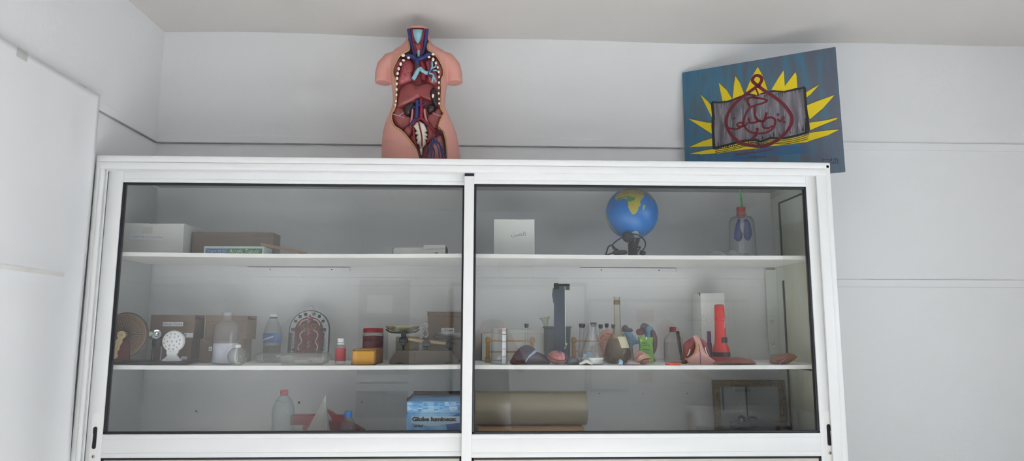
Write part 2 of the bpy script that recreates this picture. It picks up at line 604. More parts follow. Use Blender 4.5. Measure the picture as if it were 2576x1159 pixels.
def shelf_z(n, xa, xb):
    """highest point of the sagging shelf between xa and xb"""
    best = -1
    for (x0, x1, z, sag) in SHELF[n]:
        for x in (xa, (xa + xb) / 2, xb):
            if x0 - .05 <= x <= x1 + .05:
                u = min(1, max(0, (x - x0) / (x1 - x0)))
                best = max(best, z - sag * 4 * u * (1 - u))
    return best

for (pa, pb) in (((623, 671), (881, 672)), ((1459, 673), (1701, 674))):       # slim shelf brackets screwed to the wall
    a = at(pa[0], pa[1], YB - .004); b = at(pb[0], pb[1], YB - .004)
    q = MB(); q.box((a.x, YB - .004, a.z - .020), (b.x, YB, a.z), .0008)
    br = bw(q, 'shelf_bracket', M_wall, cab)
    q = MB()
    for k in (.22, .82):
        q.lathe([(0, -.002), (.0035, -.001), (.0035, .0), (0, .0)], 12, mtx=Matrix.Translation((a.x + (b.x - a.x) * k, YB - .0045, a.z - .0125)) @ Matrix.Rotation(math.pi / 2, 4, 'X'))
    q.box((a.x, YB - .0052, a.z - .001), (b.x, YB - .004, a.z + .001)); q.box((b.x - .001, YB - .0052, a.z - .02), (b.x, YB - .004, a.z))
    bw(q, 'bracket_screw', M_gasket, br)

M_panel = mat('beige_door_panel', '#cbc7bd', .55, var=.2, vscale=3)


def door(xa, xb, gx0, gx1, y, left):
    """sliding door leaf: xa..xb outer width, gx0..gx1 glass opening, y = plane of the glass"""
    y0, y1 = y - .011, y + .017
    zt, zb, zr, zl = 2.158, 1.005, .9025, .30
    m = MB()
    m.box((xa, y0, .12), (gx0, y1, 2.213 if left else 2.196), .004 if left else .003)
    m.box((gx1, y0, .12), (xb, y1, 2.213), .004)
    m.box((gx0 - .001, y0 + .003, zt + .018), (gx1 + .001, y1, 2.213), .001)
    m.box((gx0 - .001, y0 + .001, zt), (gx1 + .001, y1, zt + .019), .002)
    m.box((gx0 - .001, y0 + .001, zb - .020), (gx1 + .001, y1, zb), .003)
    m.box((gx0 - .001, y0 + .003, zb - .082), (gx1 + .001, y1, zb - .0195), .002)
    m.box((gx0 - .001, y0 + .0005, zr), (gx1 + .001, y1, zb - .081), .003)
    m.box((gx0 - .001, y0 + .001, .12), (gx1 + .001, y1, zl), .003)
    d = bw(m, 'door', M_alu, cab, 40)
    g = MB()
    t = .0105
    for (za, zz) in ((zb, zt), (zl, zr)):
        g.box((gx0, y0 + .004, za), (gx0 + t, y1, zz), .002); g.box((gx1 - t, y0 + .004, za), (gx1, y1, zz), .002)
        g.box((gx0, y0 + .004, za), (gx1, y1, za + t), .002); g.box((gx0, y0 + .004, zz - t), (gx1, y1, zz), .002)
    bw(g, 'gasket', M_gasket, d, 40)
    g = MB(); g.box((gx0 + .006, y - .002, zb + .006), (gx1 - .006, y + .002, zt - .006))
    bw(g, 'glass_pane', M_glassdoor, d)
    g = MB(); g.box((gx0 + .006, y - .002, zl + .006), (gx1 - .006, y + .002, zr - .006))
    bw(g, 'lower_panel', M_panel, d)
    # finger pull: a raised plate with a dark slot, and a cylinder lock below it
    cx = (at(239, 1097, y0).x if left else at(2085, 1097, y0).x)
    zA, zB = at(1288, 1069, y0).z, at(1288, 1124, y0).z

    def pill(r, z0, z1, n=10):
        p = [(cx + r * math.cos(a), z1 - r + r * math.sin(a)) for a in [math.pi * k / n for k in range(n + 1)]]
        return p + [(cx + r * math.cos(a), z0 + r + r * math.sin(a)) for a in [math.pi + math.pi * k / n for k in range(n + 1)]]
    g = MB(); g.prism(pill(.017, zB - .09, zA + .06), y0 - .0015, y0 + .002); bw(g, 'pull_plate', M_board, d)
    g = MB(); g.prism(pill(.0085, zB, zA), y0 - .0035, y0 + .001); bw(g, 'finger_pull', M_gasket, d)
    g = MB(); s = 1 if left else -1
    g.prism([(cx - s * .011, zB + .008), (cx - s * .0085, zB + .008), (cx - s * .006, zA - .03), (cx - s * .009, zA - .03)], y0 - .005, y0 + .001)
    bw(g, 'pull_lip', M_alu, d)
    zl2 = at(1288, 1142.5, y0).z
    g = MB(); g.lathe([(0, .003), (.0055, .003), (.0075, 0.0), (.0075, -.004), (0, -.004)], 20, mtx=Matrix.Translation((cx, y0 - .002, zl2)) @ Matrix.Rotation(math.pi / 2, 4, 'X'))
    bw(g, 'lock', M_steel, d, 40)
    g = MB(); g.box((cx - .0012, y0 - .0056, zl2 - .004), (cx + .0012, y0 - .0035, zl2 + .004)); bw(g, 'keyhole', M_gasket, d)
    return d


door(-1.792, -.070, -1.723, -.114, LY, True)
dr = door(-.1145, 1.612, -.068, 1.5325, GY, False)
m = MB(); m.box((-.1135, GY - .012, 2.194), (-.069, GY + .012, 2.209), .002)
bw(m, 'brush_seal', M_gasket, dr)

# ------------------------------------------------------------------ white sheet pinned to the left wall
sheet_w = thing('wall_sheet', 'large white paper sheet taped along the left wall beside the cabinet', 'paper sheet', (XL + .01, 2.4, 1.7))


def sheet_pt(u, v):
    y = 1.5 + 1.635 * u
    z0 = .895 - .03 * (1 - u); z1 = 2.556 + .02 * (1 - u)
    z = z0 + (z1 - z0) * v
    r = .011 * math.sin(y * 7.0 + 1.2 * math.sin(z * 2.0)) + .004 * math.sin(y * 17 + z * 3)
    fold = .011 * math.exp(-((z - 1.715 - .01 * math.sin(y * 5)) / .03) ** 2) * (1 - u ** 6)
    edge = .022 * max(0, (u - .93) / .07) ** 2 * (1 - .35 * v)
    return (XL + .026 + r * (.35 + .65 * (1 - v)) * (1 - u ** 8) + fold + edge, y - .012 * (1 - v) * u * math.sin(v * 5), z)


m = MB(); m.grid(sheet_pt, 90, 70)
sh = bw(m, 'sheet', mat('soft_white_sheet', '#e6e7ea', .6, var=.15, vscale=2.5, second='#dadcdf', bump=.05, bscale=14), sheet_w, 180)
md = sh.modifiers.new('thickness', 'SOLIDIFY'); md.thickness = .0012
for (y, z) in ((2.62, 2.545), (3.02, 2.54), (2.0, 2.55)):
    m = MB()
    m.box((XL + .026, y - .03, z - .02), (XL + .0285, y + .03, z + .02), .0005)
    bw(m, 'tape', thin_glass('sticky_tape', (.97, .97, .95), f0=.05, haze=.2, rough=.2), sheet_w)
m = MB(); m.grid(lambda u, v: (sheet_pt((2.15 + .85 * u - 1.5) / 1.635, (1.706 + .018 * v - .01 * u - .895) / 1.661)[0] + .0022, 2.15 + .85 * u, 1.706 + .018 * v - .01 * u), 40, 4)
bw(m, 'crease_tape', mat('yellowed_tape', '#cdccc6', .6, var=.9, vscale=6, second='#dfe0e0'), sheet_w, 180)


def pillow(m, pts, y0, h, n=5, power=.5):
    """outline (x,z) inflated towards -y: a soft cushion, open behind is closed by a flat back"""
    c = sum((Vector(p) for p in pts), Vector((0, 0))) / len(pts)
    rings = []
    for k in range(n):
        s = 1 - (k / n) ** 1.6
        hh = h * (1 - s * s) ** power
        rings.append([m.bm.verts.new((c.x + (p[0] - c.x) * s, y0 - hh, c.y + (p[1] - c.y) * s)) for p in pts])
    top = m.bm.verts.new((c.x, y0 - h, c.y))
    N = len(pts)
    for a, b in zip(rings[:-1], rings[1:]):
        for i in range(N):
            j = (i + 1) % N
            m.bm.faces.new((a[i], a[j], b[j], b[i]))
    for i in range(N):
        m.bm.faces.new((rings[-1][i], rings[-1][(i + 1) % N], top))
    bk = [m.bm.verts.new((p[0], y0 + .002, p[1])) for p in pts]
    for i in range(N):
        j = (i + 1) % N
        m.bm.faces.new((bk[i], bk[j], rings[0][j], rings[0][i]))
    m.bm.faces.new(bk)
    return m


# ------------------------------------------------------------------ anatomical torso on top of the cabinet
TY = 3.44
tors = thing('anatomical_torso', 'headless anatomical torso model with open chest standing on the cabinet', 'anatomical model', (at(1053, 400, TY).x, TY, 2.262))


def tz(zx, zy, y=0.0):
    """x,z of the torso, from a point read in an enlargement of the photograph, lying y metres behind the torso axis"""
    p = at(900 + zx / 3.22, 50 + zy / 3.22, TY + y)
    return Vector((p.x - tors.location.x, p.z - tors.location.z))


def tzs(pts, y):
    return [tuple(tz(a, b, y)) for a, b in pts]


rings = [(73, 402, 577, .050, .055), (120, 400, 578, .052, .056), (165, 394, 588, .056, .060), (195, 380, 602, .060, .066), (225, 345, 640, .066, .075), (255, 295, 700, .074, .082),
         (290, 262, 740, .085, .09), (340, 258, 740, .094, .095), (420, 262, 735, .100, .096), (500, 270, 727, .100, .092), (560, 280, 715, .097, .086), (640, 287, 707, .092, .080),
         (690, 284, 706, .090, .080), (740, 268, 724, .092, .084), (790, 244, 748, .096, .092), (850, 222, 774, .100, .100), (920, 205, 801, .104, .108), (1000, 197, 818, .104, .112), (1080, 195, 828, .100, .108), (1160, 197, 832, .096, .1)]
m = MB()
N = 64
V = []
for (zy, xa, xb, df, db) in rings:
    a, b = tz(xa, zy), tz(xb, zy)
    cx, hw, z = (a.x + b.x) / 2, (b.x - a.x) / 2, a.y
    row = []
    for i in range(N):
        t = 2 * math.pi * i / N
        c, s = math.cos(t), math.sin(t)
        e = 2 / 2.35
        row.append(m.bm.verts.new((cx + hw * math.copysign(abs(c) ** e, c), math.copysign(abs(s) ** e, s) * (df if s < 0 else db), z)))
    V.append(row)
zb = 0.0005
V.append([m.bm.verts.new((v.co.x, v.co.y, zb)) for v in V[-1]])
for a, b in zip(V[:-1], V[1:]):
    for i in range(N):
        m.bm.faces.new((a[i], a[(i + 1) % N], b[(i + 1) % N], b[i]))
m.bm.faces.new(V[0]); m.bm.faces.new(V[-1])
for sgn in (0, 1):
    path = [(330, 322), (262, 338), (222, 385), (208, 440), (203, 512)] if sgn == 0 else [(660, 322), (728, 338), (766, 385), (780, 440), (786, 512)]
    P = [Vector((tz(*q).x, .0, tz(*q).y)) for q in path]
    m.tube(P, [.046, .046, .045, .043, .0415], 32, flat=1.12)
raw = m.build('tmp_body', M_wall)
cut_out = [(400, 40), (402, 150), (415, 200), (412, 240), (378, 262), (342, 282), (308, 330), (280, 390), (284, 432), (300, 470), (303, 560), (303, 640), (289, 710), (269, 742), (271, 800), (298, 860), (358, 905), (398, 950), (438, 1000), (478, 1060), (500, 1118), (503, 1260),
           (722, 1260), (722, 1118), (716, 1000), (694, 900), (655, 862), (688, 760), (690, 735), (670, 700), (668, 640), (674, 550), (674, 470), (690, 432), (688, 380), (660, 320), (628, 278), (592, 252), (572, 240), (562, 200), (575, 150), (577, 40)]
FLOORY = -.040
m = MB()
outl = tzs(cut_out, -.085)
m.prism(outl, -.3, FLOORY)
cutter = m.build('tmp_cut', M_wall)
md = raw.modifiers.new('r', 'REMESH'); md.mode = 'VOXEL'; md.voxel_size = .0045
md = raw.modifiers.new('s', 'SMOOTH'); md.factor = .5; md.iterations = 6
md = raw.modifiers.new('b', 'BOOLEAN'); md.operation = 'DIFFERENCE'; md.object = cutter; md.solver = 'EXACT'; md.material_mode = 'TRANSFER'
M_skin = mat('model_skin', '#cf968c', .5, var=.2, vscale=6, second='#c68b81', spec=.35)
M_cav = mat('muscle_red', '#7d3136', .38, var=.5, vscale=18, second='#95494a')
raw.data.materials.clear(); raw.data.materials.append(M_skin)
cutter.data.materials.clear(); cutter.data.materials.append(M_cav)
bpy.context.view_layer.update()
me = bpy.data.meshes.new_from_object(raw.evaluated_get(bpy.context.evaluated_depsgraph_get()))
for o in (raw, cutter):
    bpy.data.objects.remove(o)
me.name = 'body'
body = bpy.data.objects.new('body', me)
COL.objects.link(body); body.parent = tors
me.polygons.foreach_set('use_smooth', [True] * len(me.polygons)); me.set_sharp_from_angle(angle=math.radians(40))

M_blue = mat('vein_blue', '#2a3672', .4, var=.3, vscale=30, second='#1e2858')
M_red = mat('artery_red', '#84202c', .4, var=.3, vscale=30, second='#6a1622')
M_lblue = mat('cartilage_blue', '#93bfcb', .45, var=.5, vscale=55, second='#6a9cb0')
M_bone = mat('bone_white', '#e3ddd0', .45)
M_lung = mat('lung_red', '#a14e53', .4, var=.4, vscale=25, second='#873c42')
M_diaph = mat('diaphragm_red', '#8f4243', .3, var=.5, vscale=14, second='#763034')
M_kid = mat('kidney_dark', '#2d2224', .3)
M_rim = mat('cut_fat', '#b39163', .5, var=.4, vscale=20, second='#a67c58')
M_pink = mat('tendon_pink', '#c48583', .4)
M_purple = mat('dark_vessel', '#3a2430', .4)


def tp(name, material, shapes, label=None):
    for sh_ in shapes:
        r_ = tp1(name, material, [sh_], label)
    return r_


def tp1(name, material, shapes, label=None):
    """torso part out of pillows ('p', pts, depth, height) and vessels ('t', pts, radius, depth)"""
    m = MB()
    for s in shapes:
        if s[0] == 'p':
            pillow(m, [tuple(v) for v in smooth_path(tzs(s[1], s[2] - s[3] * .6), 4, True)], s[2], s[3], 6)
        else:
            pts = smooth_path([(*tz(a, b, s[3]), ) for a, b in s[1]], 5)
            m.tube([(p.x, s[3], p.y) for p in pts], s[2], 10)
    o = m.build(name, material, tors, 60)
    if label:
        o['label'] = label
    return o


m = MB()
half = len(cut_out) // 2
for seg in (cut_out[1:21], cut_out[23:41]):
    pts = smooth_path([tz(a, b, -.085) for a, b in seg], 5)
    rr = []
    for p in pts:      # lie on the skin surface: find the front of the body there
        hit, loc, nor, idx = body.ray_cast(Vector((p.x + (-.004 if p.x < 0 else .004), -.4, p.y)), Vector((0, 1, 0)))
        rr.append(loc.y if hit else -.08)
    for k in range(3):
        rr = [rr[0]] + [(rr[i - 1] + rr[i] + rr[i + 1]) / 3 for i in range(1, len(rr) - 1)] + [rr[-1]]
    m.tube([(p.x, min(y, FLOORY - .004), p.y) for p, y in zip(pts, rr)], .0047, 8)
rim = m.build('cut_edge', M_rim, tors, 60)
d0 = FLOORY
tp('larynx', M_lblue, [('p', [(440, 72), (524, 72), (527, 120), (508, 162), (485, 186), (460, 160), (438, 120)], d0, .018)], 'pale blue larynx cartilage')
tp('throat_muscle', M_lung, [('p', [(458, 180), (484, 192), (520, 180), (532, 215), (520, 262), (496, 300), (470, 255), (452, 215)], d0, .012)])
tp('trachea', M_lblue, [('t', [(493, 250), (495, 300)], .008, -.05), ('t', [(447, 482), (466, 452), (492, 402), (512, 388)], .011, -.062), ('t', [(505, 390), (525, 412), (552, 428), (576, 428)], .0105, -.064)])
tp('jugular_vein', M_blue, [('t', [(412, 76), (428, 160), (446, 245), (472, 318)], .0095, -.05), ('t', [(562, 76), (550, 160), (538, 245), (508, 300)], .0095, -.05)])
tp('carotid_artery', M_red, [('t', [(436, 80), (452, 180), (474, 280)], .0055, -.054), ('t', [(538, 80), (524, 180), (512, 280)], .0055, -.054)])
tp('vena_cava', M_blue, [('t', [(395, 290), (440, 296), (480, 322), (530, 305), (590, 272)], .011, -.068), ('t', [(483, 320), (483, 374)], .0125, -.072), ('t', [(482, 652), (480, 720), (478, 800)], .0105, -.062),
                         ('t', [(460, 700), (440, 716)], .005, -.062), ('t', [(490, 690), (530, 688), (552, 672)], .004, -.075), ('t', [(478, 795), (450, 820), (424, 858)], .008, -.060), ('t', [(480, 795), (525, 805), (560, 840), (580, 858)], .008, -.058)])
tp('vein_opening', M_purple, [('p', [(466, 360), (498, 360), (498, 382), (466, 382)], -.083, .003)])
tp('aorta', M_red, [('t', [(512, 345), (532, 400), (530, 492)], .014, -.056), ('t', [(512, 640), (516, 720), (512, 800)], .0095, -.064), ('t', [(512, 798), (545, 820), (600, 880), (625, 925)], .006, -.066), ('t', [(510, 798), (470, 815), (445, 850)], .005, -.066)])
lung = tp('lung', M_lung, [('p', [(352, 318), (402, 308), (440, 322), (456, 372), (440, 430), (438, 482), (396, 506), (344, 520), (322, 500), (330, 432), (340, 372)], d0, .034)])
lung2 = tp('lung', M_lung, [('p', [(545, 322), (602, 312), (634, 352), (648, 430), (648, 498), (610, 520), (566, 490), (556, 400)], d0, .026)])
random.seed(4)
m = MB()
for k in range(46):
    zx, zy = random.uniform(352, 440), random.uniform(335, 495)
    p = tz(zx, zy, -.074)
    hit, loc, nor, idx = lung.ray_cast(Vector((p.x, -.3, p.y)), Vector((0, 1, 0)))
    if hit:
        m.ball(loc, (random.uniform(.0014, .003), .0012, random.uniform(.0012, .0024)), 8, 6)
o = m.build('bronchial_opening', M_purple, lung, 60); o['kind'] = 'stuff'
m = MB()
for pts in ([(566, 430), (600, 390), (602, 340)], [(600, 390), (628, 380), (634, 365)], [(566, 430), (606, 440), (622, 470), (636, 502)], [(612, 455), (606, 492), (598, 500)], [(606, 415), (632, 408), (646, 415)]):
    q = smooth_path([tz(a, b, -.07) for a, b in pts], 4)
    m.tube([(p.x, -.070, p.y) for p in q], .0045, 8)
m.build('bronchial_tree', M_lblue, lung2, 60)
m = MB()
for pts in ([(580, 345), (582, 400), (570, 440), (600, 470)], [(590, 405), (620, 425)], [(556, 340), (575, 330)]):
    q = smooth_path([tz(a, b, -.074) for a, b in pts], 4)
    m.tube([(p.x, -.074, p.y) for p in q], .003, 8)
m.build('lung_vein', M_blue, lung2, 60)
tp('diaphragm', M_diaph, [('p', [(322, 600), (334, 548), (380, 510), (430, 498), (482, 524), (540, 502), (596, 510), (634, 560), (640, 640), (600, 655), (548, 640), (500, 640), (450, 668), (400, 690), (345, 704), (308, 700)], d0, .036)])
tp('abdominal_wall', mat('abdominal_wall_red', '#98504e', .35, var=.5, vscale=12, second='#7f3a3b'), [('p', [(278, 742), (312, 700), (372, 720), (410, 780), (432, 790), (424, 850), (366, 898), (304, 856), (276, 800)], d0, .018),
                                  ('p', [(684, 742), (652, 706), (612, 740), (566, 770), (562, 830), (610, 900), (650, 862), (678, 800)], d0, .018)])
tp('chest_wall', M_cav, [('p', [(288, 390), (312, 336), (346, 292), (358, 330), (334, 380), (326, 440), (306, 462), (292, 432)], -.05, .03), ('p', [(682, 390), (660, 336), (630, 290), (616, 330), (640, 380), (650, 440), (668, 462), (684, 432)], -.05, .03)])
tp('kidney', M_kid, [('p', [(368, 722), (380, 692), (416, 668), (446, 660), (458, 684), (446, 706), (430, 732), (424, 762), (404, 776), (380, 760)], -.052, .026)])
tp('kidney', M_kid, [('p', [(558, 712), (568, 684), (600, 676), (628, 698), (616, 736), (590, 758), (566, 746)], -.052, .026)])
tp('spleen', M_kid, [('p', [(588, 562), (606, 546), (628, 548), (637, 590), (645, 660), (640, 702), (618, 690), (592, 640), (584, 600)], -.060, .026)])
tp('spleen_vessel', M_bone, [('p', [(600, 606), (612, 598), (620, 612), (612, 630), (602, 626)], -.084, .004)])
tp('ureter', M_pink, [('t', [(444, 724), (438, 790), (430, 850), (426, 890)], .006, -.056), ('t', [(540, 724), (545, 770), (562, 830), (596, 900), (616, 930)], .006, -.056)])
tp('bowel', M_diaph, [('p', [(362, 900), (384, 866), (420, 850), (440, 880), (430, 930), (395, 952), (366, 940)], -.048, .035)])
tp('pelvic_muscle', M_cav, [('p', [(436, 840), (462, 870), (470, 960), (490, 1060), (504, 1120), (470, 1050), (430, 990), (410, 950), (440, 910)], -.045, .025), ('p', [(560, 850), (640, 880), (640, 940), (590, 990), (552, 1000), (566, 930)], -.045, .025)])
teeth = [(445, 850), (470, 815), (500, 808), (535, 830), (562, 890), (548, 905), (570, 925), (548, 938), (572, 962), (546, 968), (552, 996), (526, 1032), (500, 1030), (494, 1004), (472, 992), (490, 972), (466, 950), (484, 930), (458, 912), (474, 892)]
sac = [tuple(v) for v in tzs(teeth, -.07)]
m = MB(); pillow(m, sac, -.05, .024, 5)
pillow(m, [tuple(v) for v in smooth_path(tzs([(500, 1038), (524, 1036), (522, 1075), (510, 1092), (502, 1070)], -.065), 4, True)], -.05, .018, 5)
sacrum = m.build('sacrum', M_bone, tors, 50)
m = MB(); m.tube([(p.x, -.0755, p.y) for p in smooth_path([tz(a, b, -.0755) for a, b in ((492, 815), (500, 860), (512, 910), (520, 960), (520, 1022))], 5)], .004, 8)
m.build('sacral_artery', M_red, sacrum, 60)
M_thigh = mat('thigh_muscle', '#ad6b68', .4, var=.5, vscale=30, second='#8d4a4c')
tp('thigh_muscle', M_thigh, [('p', [(566, 1010), (600, 955), (640, 930), (690, 920), (712, 1010), (718, 1118), (716, 1190), (560, 1190), (560, 1090)], -.042, .05)])
m = MB()
for pts in ([(606, 966), (580, 1040), (572, 1080)], [(606, 966), (596, 1060), (588, 1130)], [(612, 960), (650, 1040), (664, 1130)], [(614, 960), (670, 1020), (700, 1070), (716, 1130)], [(606, 990), (636, 990), (668, 1000)], [(600, 1020), (620, 1060), (616, 1120)], [(664, 1018), (690, 1100), (694, 1130)]):
    q = smooth_path([tz(a, b, -.092) for a, b in pts], 5)
    m.tube([(p.x, -.0905, p.y) for p in q], .0034, 8)
m.build('thigh_vein', M_blue, tors, 60)
m = MB()
for pts in ([(630, 930), (655, 900), (680, 950), (704, 1040)], [(655, 905), (640, 960), (680, 1060)], [(660, 910), (700, 990), (712, 1090)], [(590, 1000), (566, 1060)]):
    q = smooth_path([tz(a, b, -.09) for a, b in pts], 5)
    m.tube([(p.x, -.0900, p.y) for p in q], .0022, 6)
m.build('thigh_artery', M_purple, tors, 60)
tp('cavity_sheen', mat('pale_sheen', '#a98a97', .35), [('t', [(284, 762), (330, 778), (378, 792)], .0035, -.058), ('t', [(330, 778), (372, 750)], .0028, -.06), ('t', [(678, 778), (640, 768), (608, 752)], .003, -.058)])  # pale tubes added as a painted sheen in the open cavity
for (zx, zy, w) in ((367, 285, 17), (411, 304, 14), (370, 325, 13), (347, 355, 12), (331, 393, 11), (323, 432, 11), (318, 472, 10), (315, 515, 10), (314, 562, 9), (313, 605, 8), (309, 655, 8), (304, 688, 8),
                    (610, 275, 15), (577, 299, 13), (610, 318, 12), (633, 347, 10), (647, 383, 9), (655, 420, 9), (658, 460, 9), (658, 505, 9), (657, 548, 9), (656, 593, 8), (658, 638, 8), (659, 675, 8)):
    p = tz(zx, zy, -.086)
    q = MB(); q.ball((0, 0, 0), (w * .00061, .0045, (w * .00061) * (.8 if w > 12 else 1.4)), 12, 8)
    r = q.build('rib_end', M_bone, tors, 180)
    r.location = (p.x, -.083, p.y)

# ------------------------------------------------------------------ painted board leaning on the cabinet
A = at(1715, 183, 3.757); B = at(2101, 118, 3.377); C = at(2127, 432, 3.337)
D = A + C - B
U = (C - D).normalized(); Vv = (A - D); Vv = (Vv - U * Vv.dot(U)).normalized(); Nn = U.cross(Vv).normalized()   # Nn points to the viewer
if Nn.y > 0:
    Nn = -Nn
PW, PH = (C - D).length, (A - D).length
D = D + Vector((0, 0, .002))
pic = thing('painting', 'blue school emblem painting with yellow rays and open book, leaning on the cabinet', 'painting', D)
R3 = Matrix((U, -Nn, Vv)).transposed()          # local x along the bottom, y into the board, z up
pic.rotation_euler = R3.to_euler()


def pz(zx, zy):
    """point on the painting's face read in an enlargement of the photograph -> (x, z) on the board"""
    px, py = 1690 + zx / 3.311, 100 + zy / 3.311
    d = at(px, py, 1.0) - EYE
    t = (D - EYE).dot(Nn) / d.dot(Nn)
    q = EYE + d * t - D
    return (q.dot(U), q.dot(Vv))


M_canvas = mat('painted_blue_board', '#4a6b80', .6, var=.85, vscale=3.0, second='#5a6472', stretch=(2.6, 1, .5))
nt = M_canvas.node_tree       # broad brush work: bluer on the left, greyer on the right
tc_ = nt.nodes.new('ShaderNodeTexCoord'); sx_ = nt.nodes.new('ShaderNodeSeparateXYZ'); nt.links.new(tc_.outputs['Object'], sx_.inputs[0])
mp_ = nt.nodes.new('ShaderNodeMapping'); mp_.inputs['Scale'].default_value = (4.5, 1, .7); nt.links.new(tc_.outputs['Object'], mp_.inputs['Vector'])
nz_ = nt.nodes.new('ShaderNodeTexNoise'); nz_.inputs['Scale'].default_value = 5.0; nz_.inputs['Detail'].default_value = 6.0; nt.links.new(mp_.outputs['Vector'], nz_.inputs['Vector'])
ad_ = nt.nodes.new('ShaderNodeMath'); ad_.operation = 'MULTIPLY_ADD'; ad_.inputs[1].default_value = -.28; nt.links.new(sx_.outputs['X'], ad_.inputs[0]); nt.links.new(nz_.outputs['Fac'], ad_.inputs[2])
rp_ = nt.nodes.new('ShaderNodeValToRGB'); nt.links.new(ad_.outputs[0], rp_.inputs['Fac'])
el_ = rp_.color_ramp.elements
el_[0].position = .25; el_[0].color = lin('#5a6170'); el_[1].position = .60; el_[1].color = lin('#3d6d90')
e_ = el_.new(.38); e_.color = lin('#4e6a7c'); e_ = el_.new(.48); e_.color = lin('#467591')
nt.links.new(rp_.outputs['Color'], nt.nodes['Principled BSDF'].inputs['Base Color'])
m = MB(); m.box((0, 0, 0), (PW, .016, PH), .004)
m.build('board', M_canvas, pic, 40)
TB = .0006
M_yellow = mat('yellow_paint', '#e3cb1d', .55, var=.3, vscale=20, second='#d6b916', stretch=(1, 1, 1))
rays = [[(135, 655), (300, 690), (340, 690), (345, 790)], [(140, 895), (260, 842), (350, 815), (352, 885)], [(145, 948), (300, 915), (365, 905), (370, 948), (260, 955)], [(236, 452), (300, 510), (340, 560), (335, 650)], [(390, 355), (460, 420), (505, 495), (425, 520)], [(530, 300), (570, 360), (605, 455), (505, 495), (515, 400)],
        [(718, 225), (760, 300), (800, 420), (760, 470), (690, 470), (615, 430), (660, 320)], [(935, 252), (942, 385), (1030, 268), (1042, 300), (1048, 400), (930, 430), (826, 420), (880, 330)], [(1232, 370), (1180, 400), (1112, 440), (1112, 490), (1150, 460)], [(1358, 458), (1240, 500), (1124, 545), (1125, 600), (1150, 665), (1250, 580)],
        [(1388, 645), (1280, 670), (1145, 690), (1150, 755), (1260, 710), (1360, 670)], [(1398, 745), (1280, 755), (1145, 775), (1130, 850), (1290, 800)]]
for r in rays:
    m = MB(); m.prism([pz(*p) for p in r], -TB * 2, 0)
    m.build('sun_ray', M_yellow, pic)
    ro = MB(); ro.stroke([pz(*p) for p in r], .0024, -TB * 2, .0004)
    ro.build('ray_outline', mat('umber_paint', '#6b5a2c', .6), pic)
page_o = [(333, 515), (400, 520), (480, 510), (560, 475), (640, 450), (700, 462), (760, 440), (840, 425), (940, 430), (1020, 415), (1110, 395), (1118, 560), (1145, 755), (1150, 770), (1050, 800), (940, 825), (820, 820), (740, 850), (700, 838), (600, 850), (480, 880), (350, 915), (340, 720)]
m = MB(); m.prism([pz(*p) for p in page_o], -TB * 3, 0)
m.build('book_page', mat('grey_brush_paint', '#8b8790', .6, var=1.0, vscale=13, second='#55535a', stretch=(2.4, 1, .3)), pic)
m = MB()
for pts, w in (([(333, 520), (400, 524), (480, 514), (560, 480), (640, 455), (700, 466)], .010), ([(740, 452), (840, 429), (940, 434), (1020, 419), (1110, 397)], .009), ([(336, 520), (345, 620), (342, 720), (352, 912)], .015), ([(1106, 400), (1116, 560), (1140, 755)], .013), ([(350, 905), (480, 872), (600, 842), (700, 832), (735, 850)], .012), ([(735, 850), (820, 818), (940, 820), (1050, 795), (1145, 762)], .010)):
    m.stroke([pz(*p) for p in pts], w, -TB * 3)
random.seed(12)
for i in range(84):
    t = random.random()
    if i < 44:       # dark fringe along the lower edge of the pages
        x = 360 + 770 * t; yb = 905 - (t * 770) * .17 + (18 if t < .48 else -18 * (t - .48))
        p0 = (x, yb - 10); p1 = (x + random.uniform(-8, 4), yb - random.uniform(25, 75))
    elif i < 64:     # upper edge
        x = 345 + 760 * t; yb = 520 - 110 * t
        p0 = (x, yb); p1 = (x + random.uniform(-8, 4), yb + random.uniform(20, 50) + (30 if t < .12 else 0))
    else:            # sides
        x = random.choice((345, 355, 1112, 1122)); yb = random.uniform(540, 720)
        p0 = (x, yb); p1 = (x + random.uniform(-2, 6), yb + random.uniform(40, 90))
    m.stroke([pz(*p0), pz((p0[0] + p1[0]) / 2, (p0[1] + p1[1]) / 2), pz(*p1)], [.0045, .0028, .0006], -TB * 3)
m.build('page_outline', mat('charcoal_paint', '#2b292c', .6), pic)
m = MB()
for i in range(46):
    x = random.uniform(390, 1080); y = random.uniform(540, 740)
    m.stroke([pz(x, y), pz(x + 1, y + random.uniform(20, 40)), pz(x + random.uniform(-4, 4), y + random.uniform(60, 120))], [.0008, .004, .0008], -TB * 3)
m.build('page_highlight', mat('light_grey_paint', '#98949c', .6), pic)['kind'] = 'stuff'
m = MB()
m.prism([pz(*p) for p in [(355, 910), (480, 880), (600, 852), (690, 845), (735, 862), (820, 832), (940, 832), (1050, 808), (1138, 785), (1138, 850), (1040, 862), (900, 880), (760, 890), (720, 905), (600, 915), (480, 930), (372, 950)]], -TB * 3, 0)
m.build('book_edge', M_yellow, pic)
m = MB()
for k in (0, 1, 2):
    o = k * 15
    m.stroke([pz(*p) for p in smooth_path([(362, 915 + o), (480, 895 + o * .9), (600, 866 + o * .8), (690, 852 + o * .5), (735, 868 + o * .4)], 4)], .0035, -TB * 3)
    m.stroke([pz(*p) for p in smooth_path([(735, 868 + o * .4), (820, 840 + o * .7), (940, 838 + o), (1050, 818 + o), (1136, 790 + o * 1.2)], 4)], .0035, -TB * 3)
m.build('page_lines', mat('charcoal_paint', '#2b292c', .6), pic)
m = MB()
for k in range(5):
    o = k * 15
    m.stroke([pz(*p) for p in smooth_path([(372, 962 + o * .6), (500, 945 + o), (620, 950 + o * .8), (740, 915 + o), (880, 895 + o), (1000, 890 + o * .9), (1130, 878 + o)], 5)], .0052, -TB)
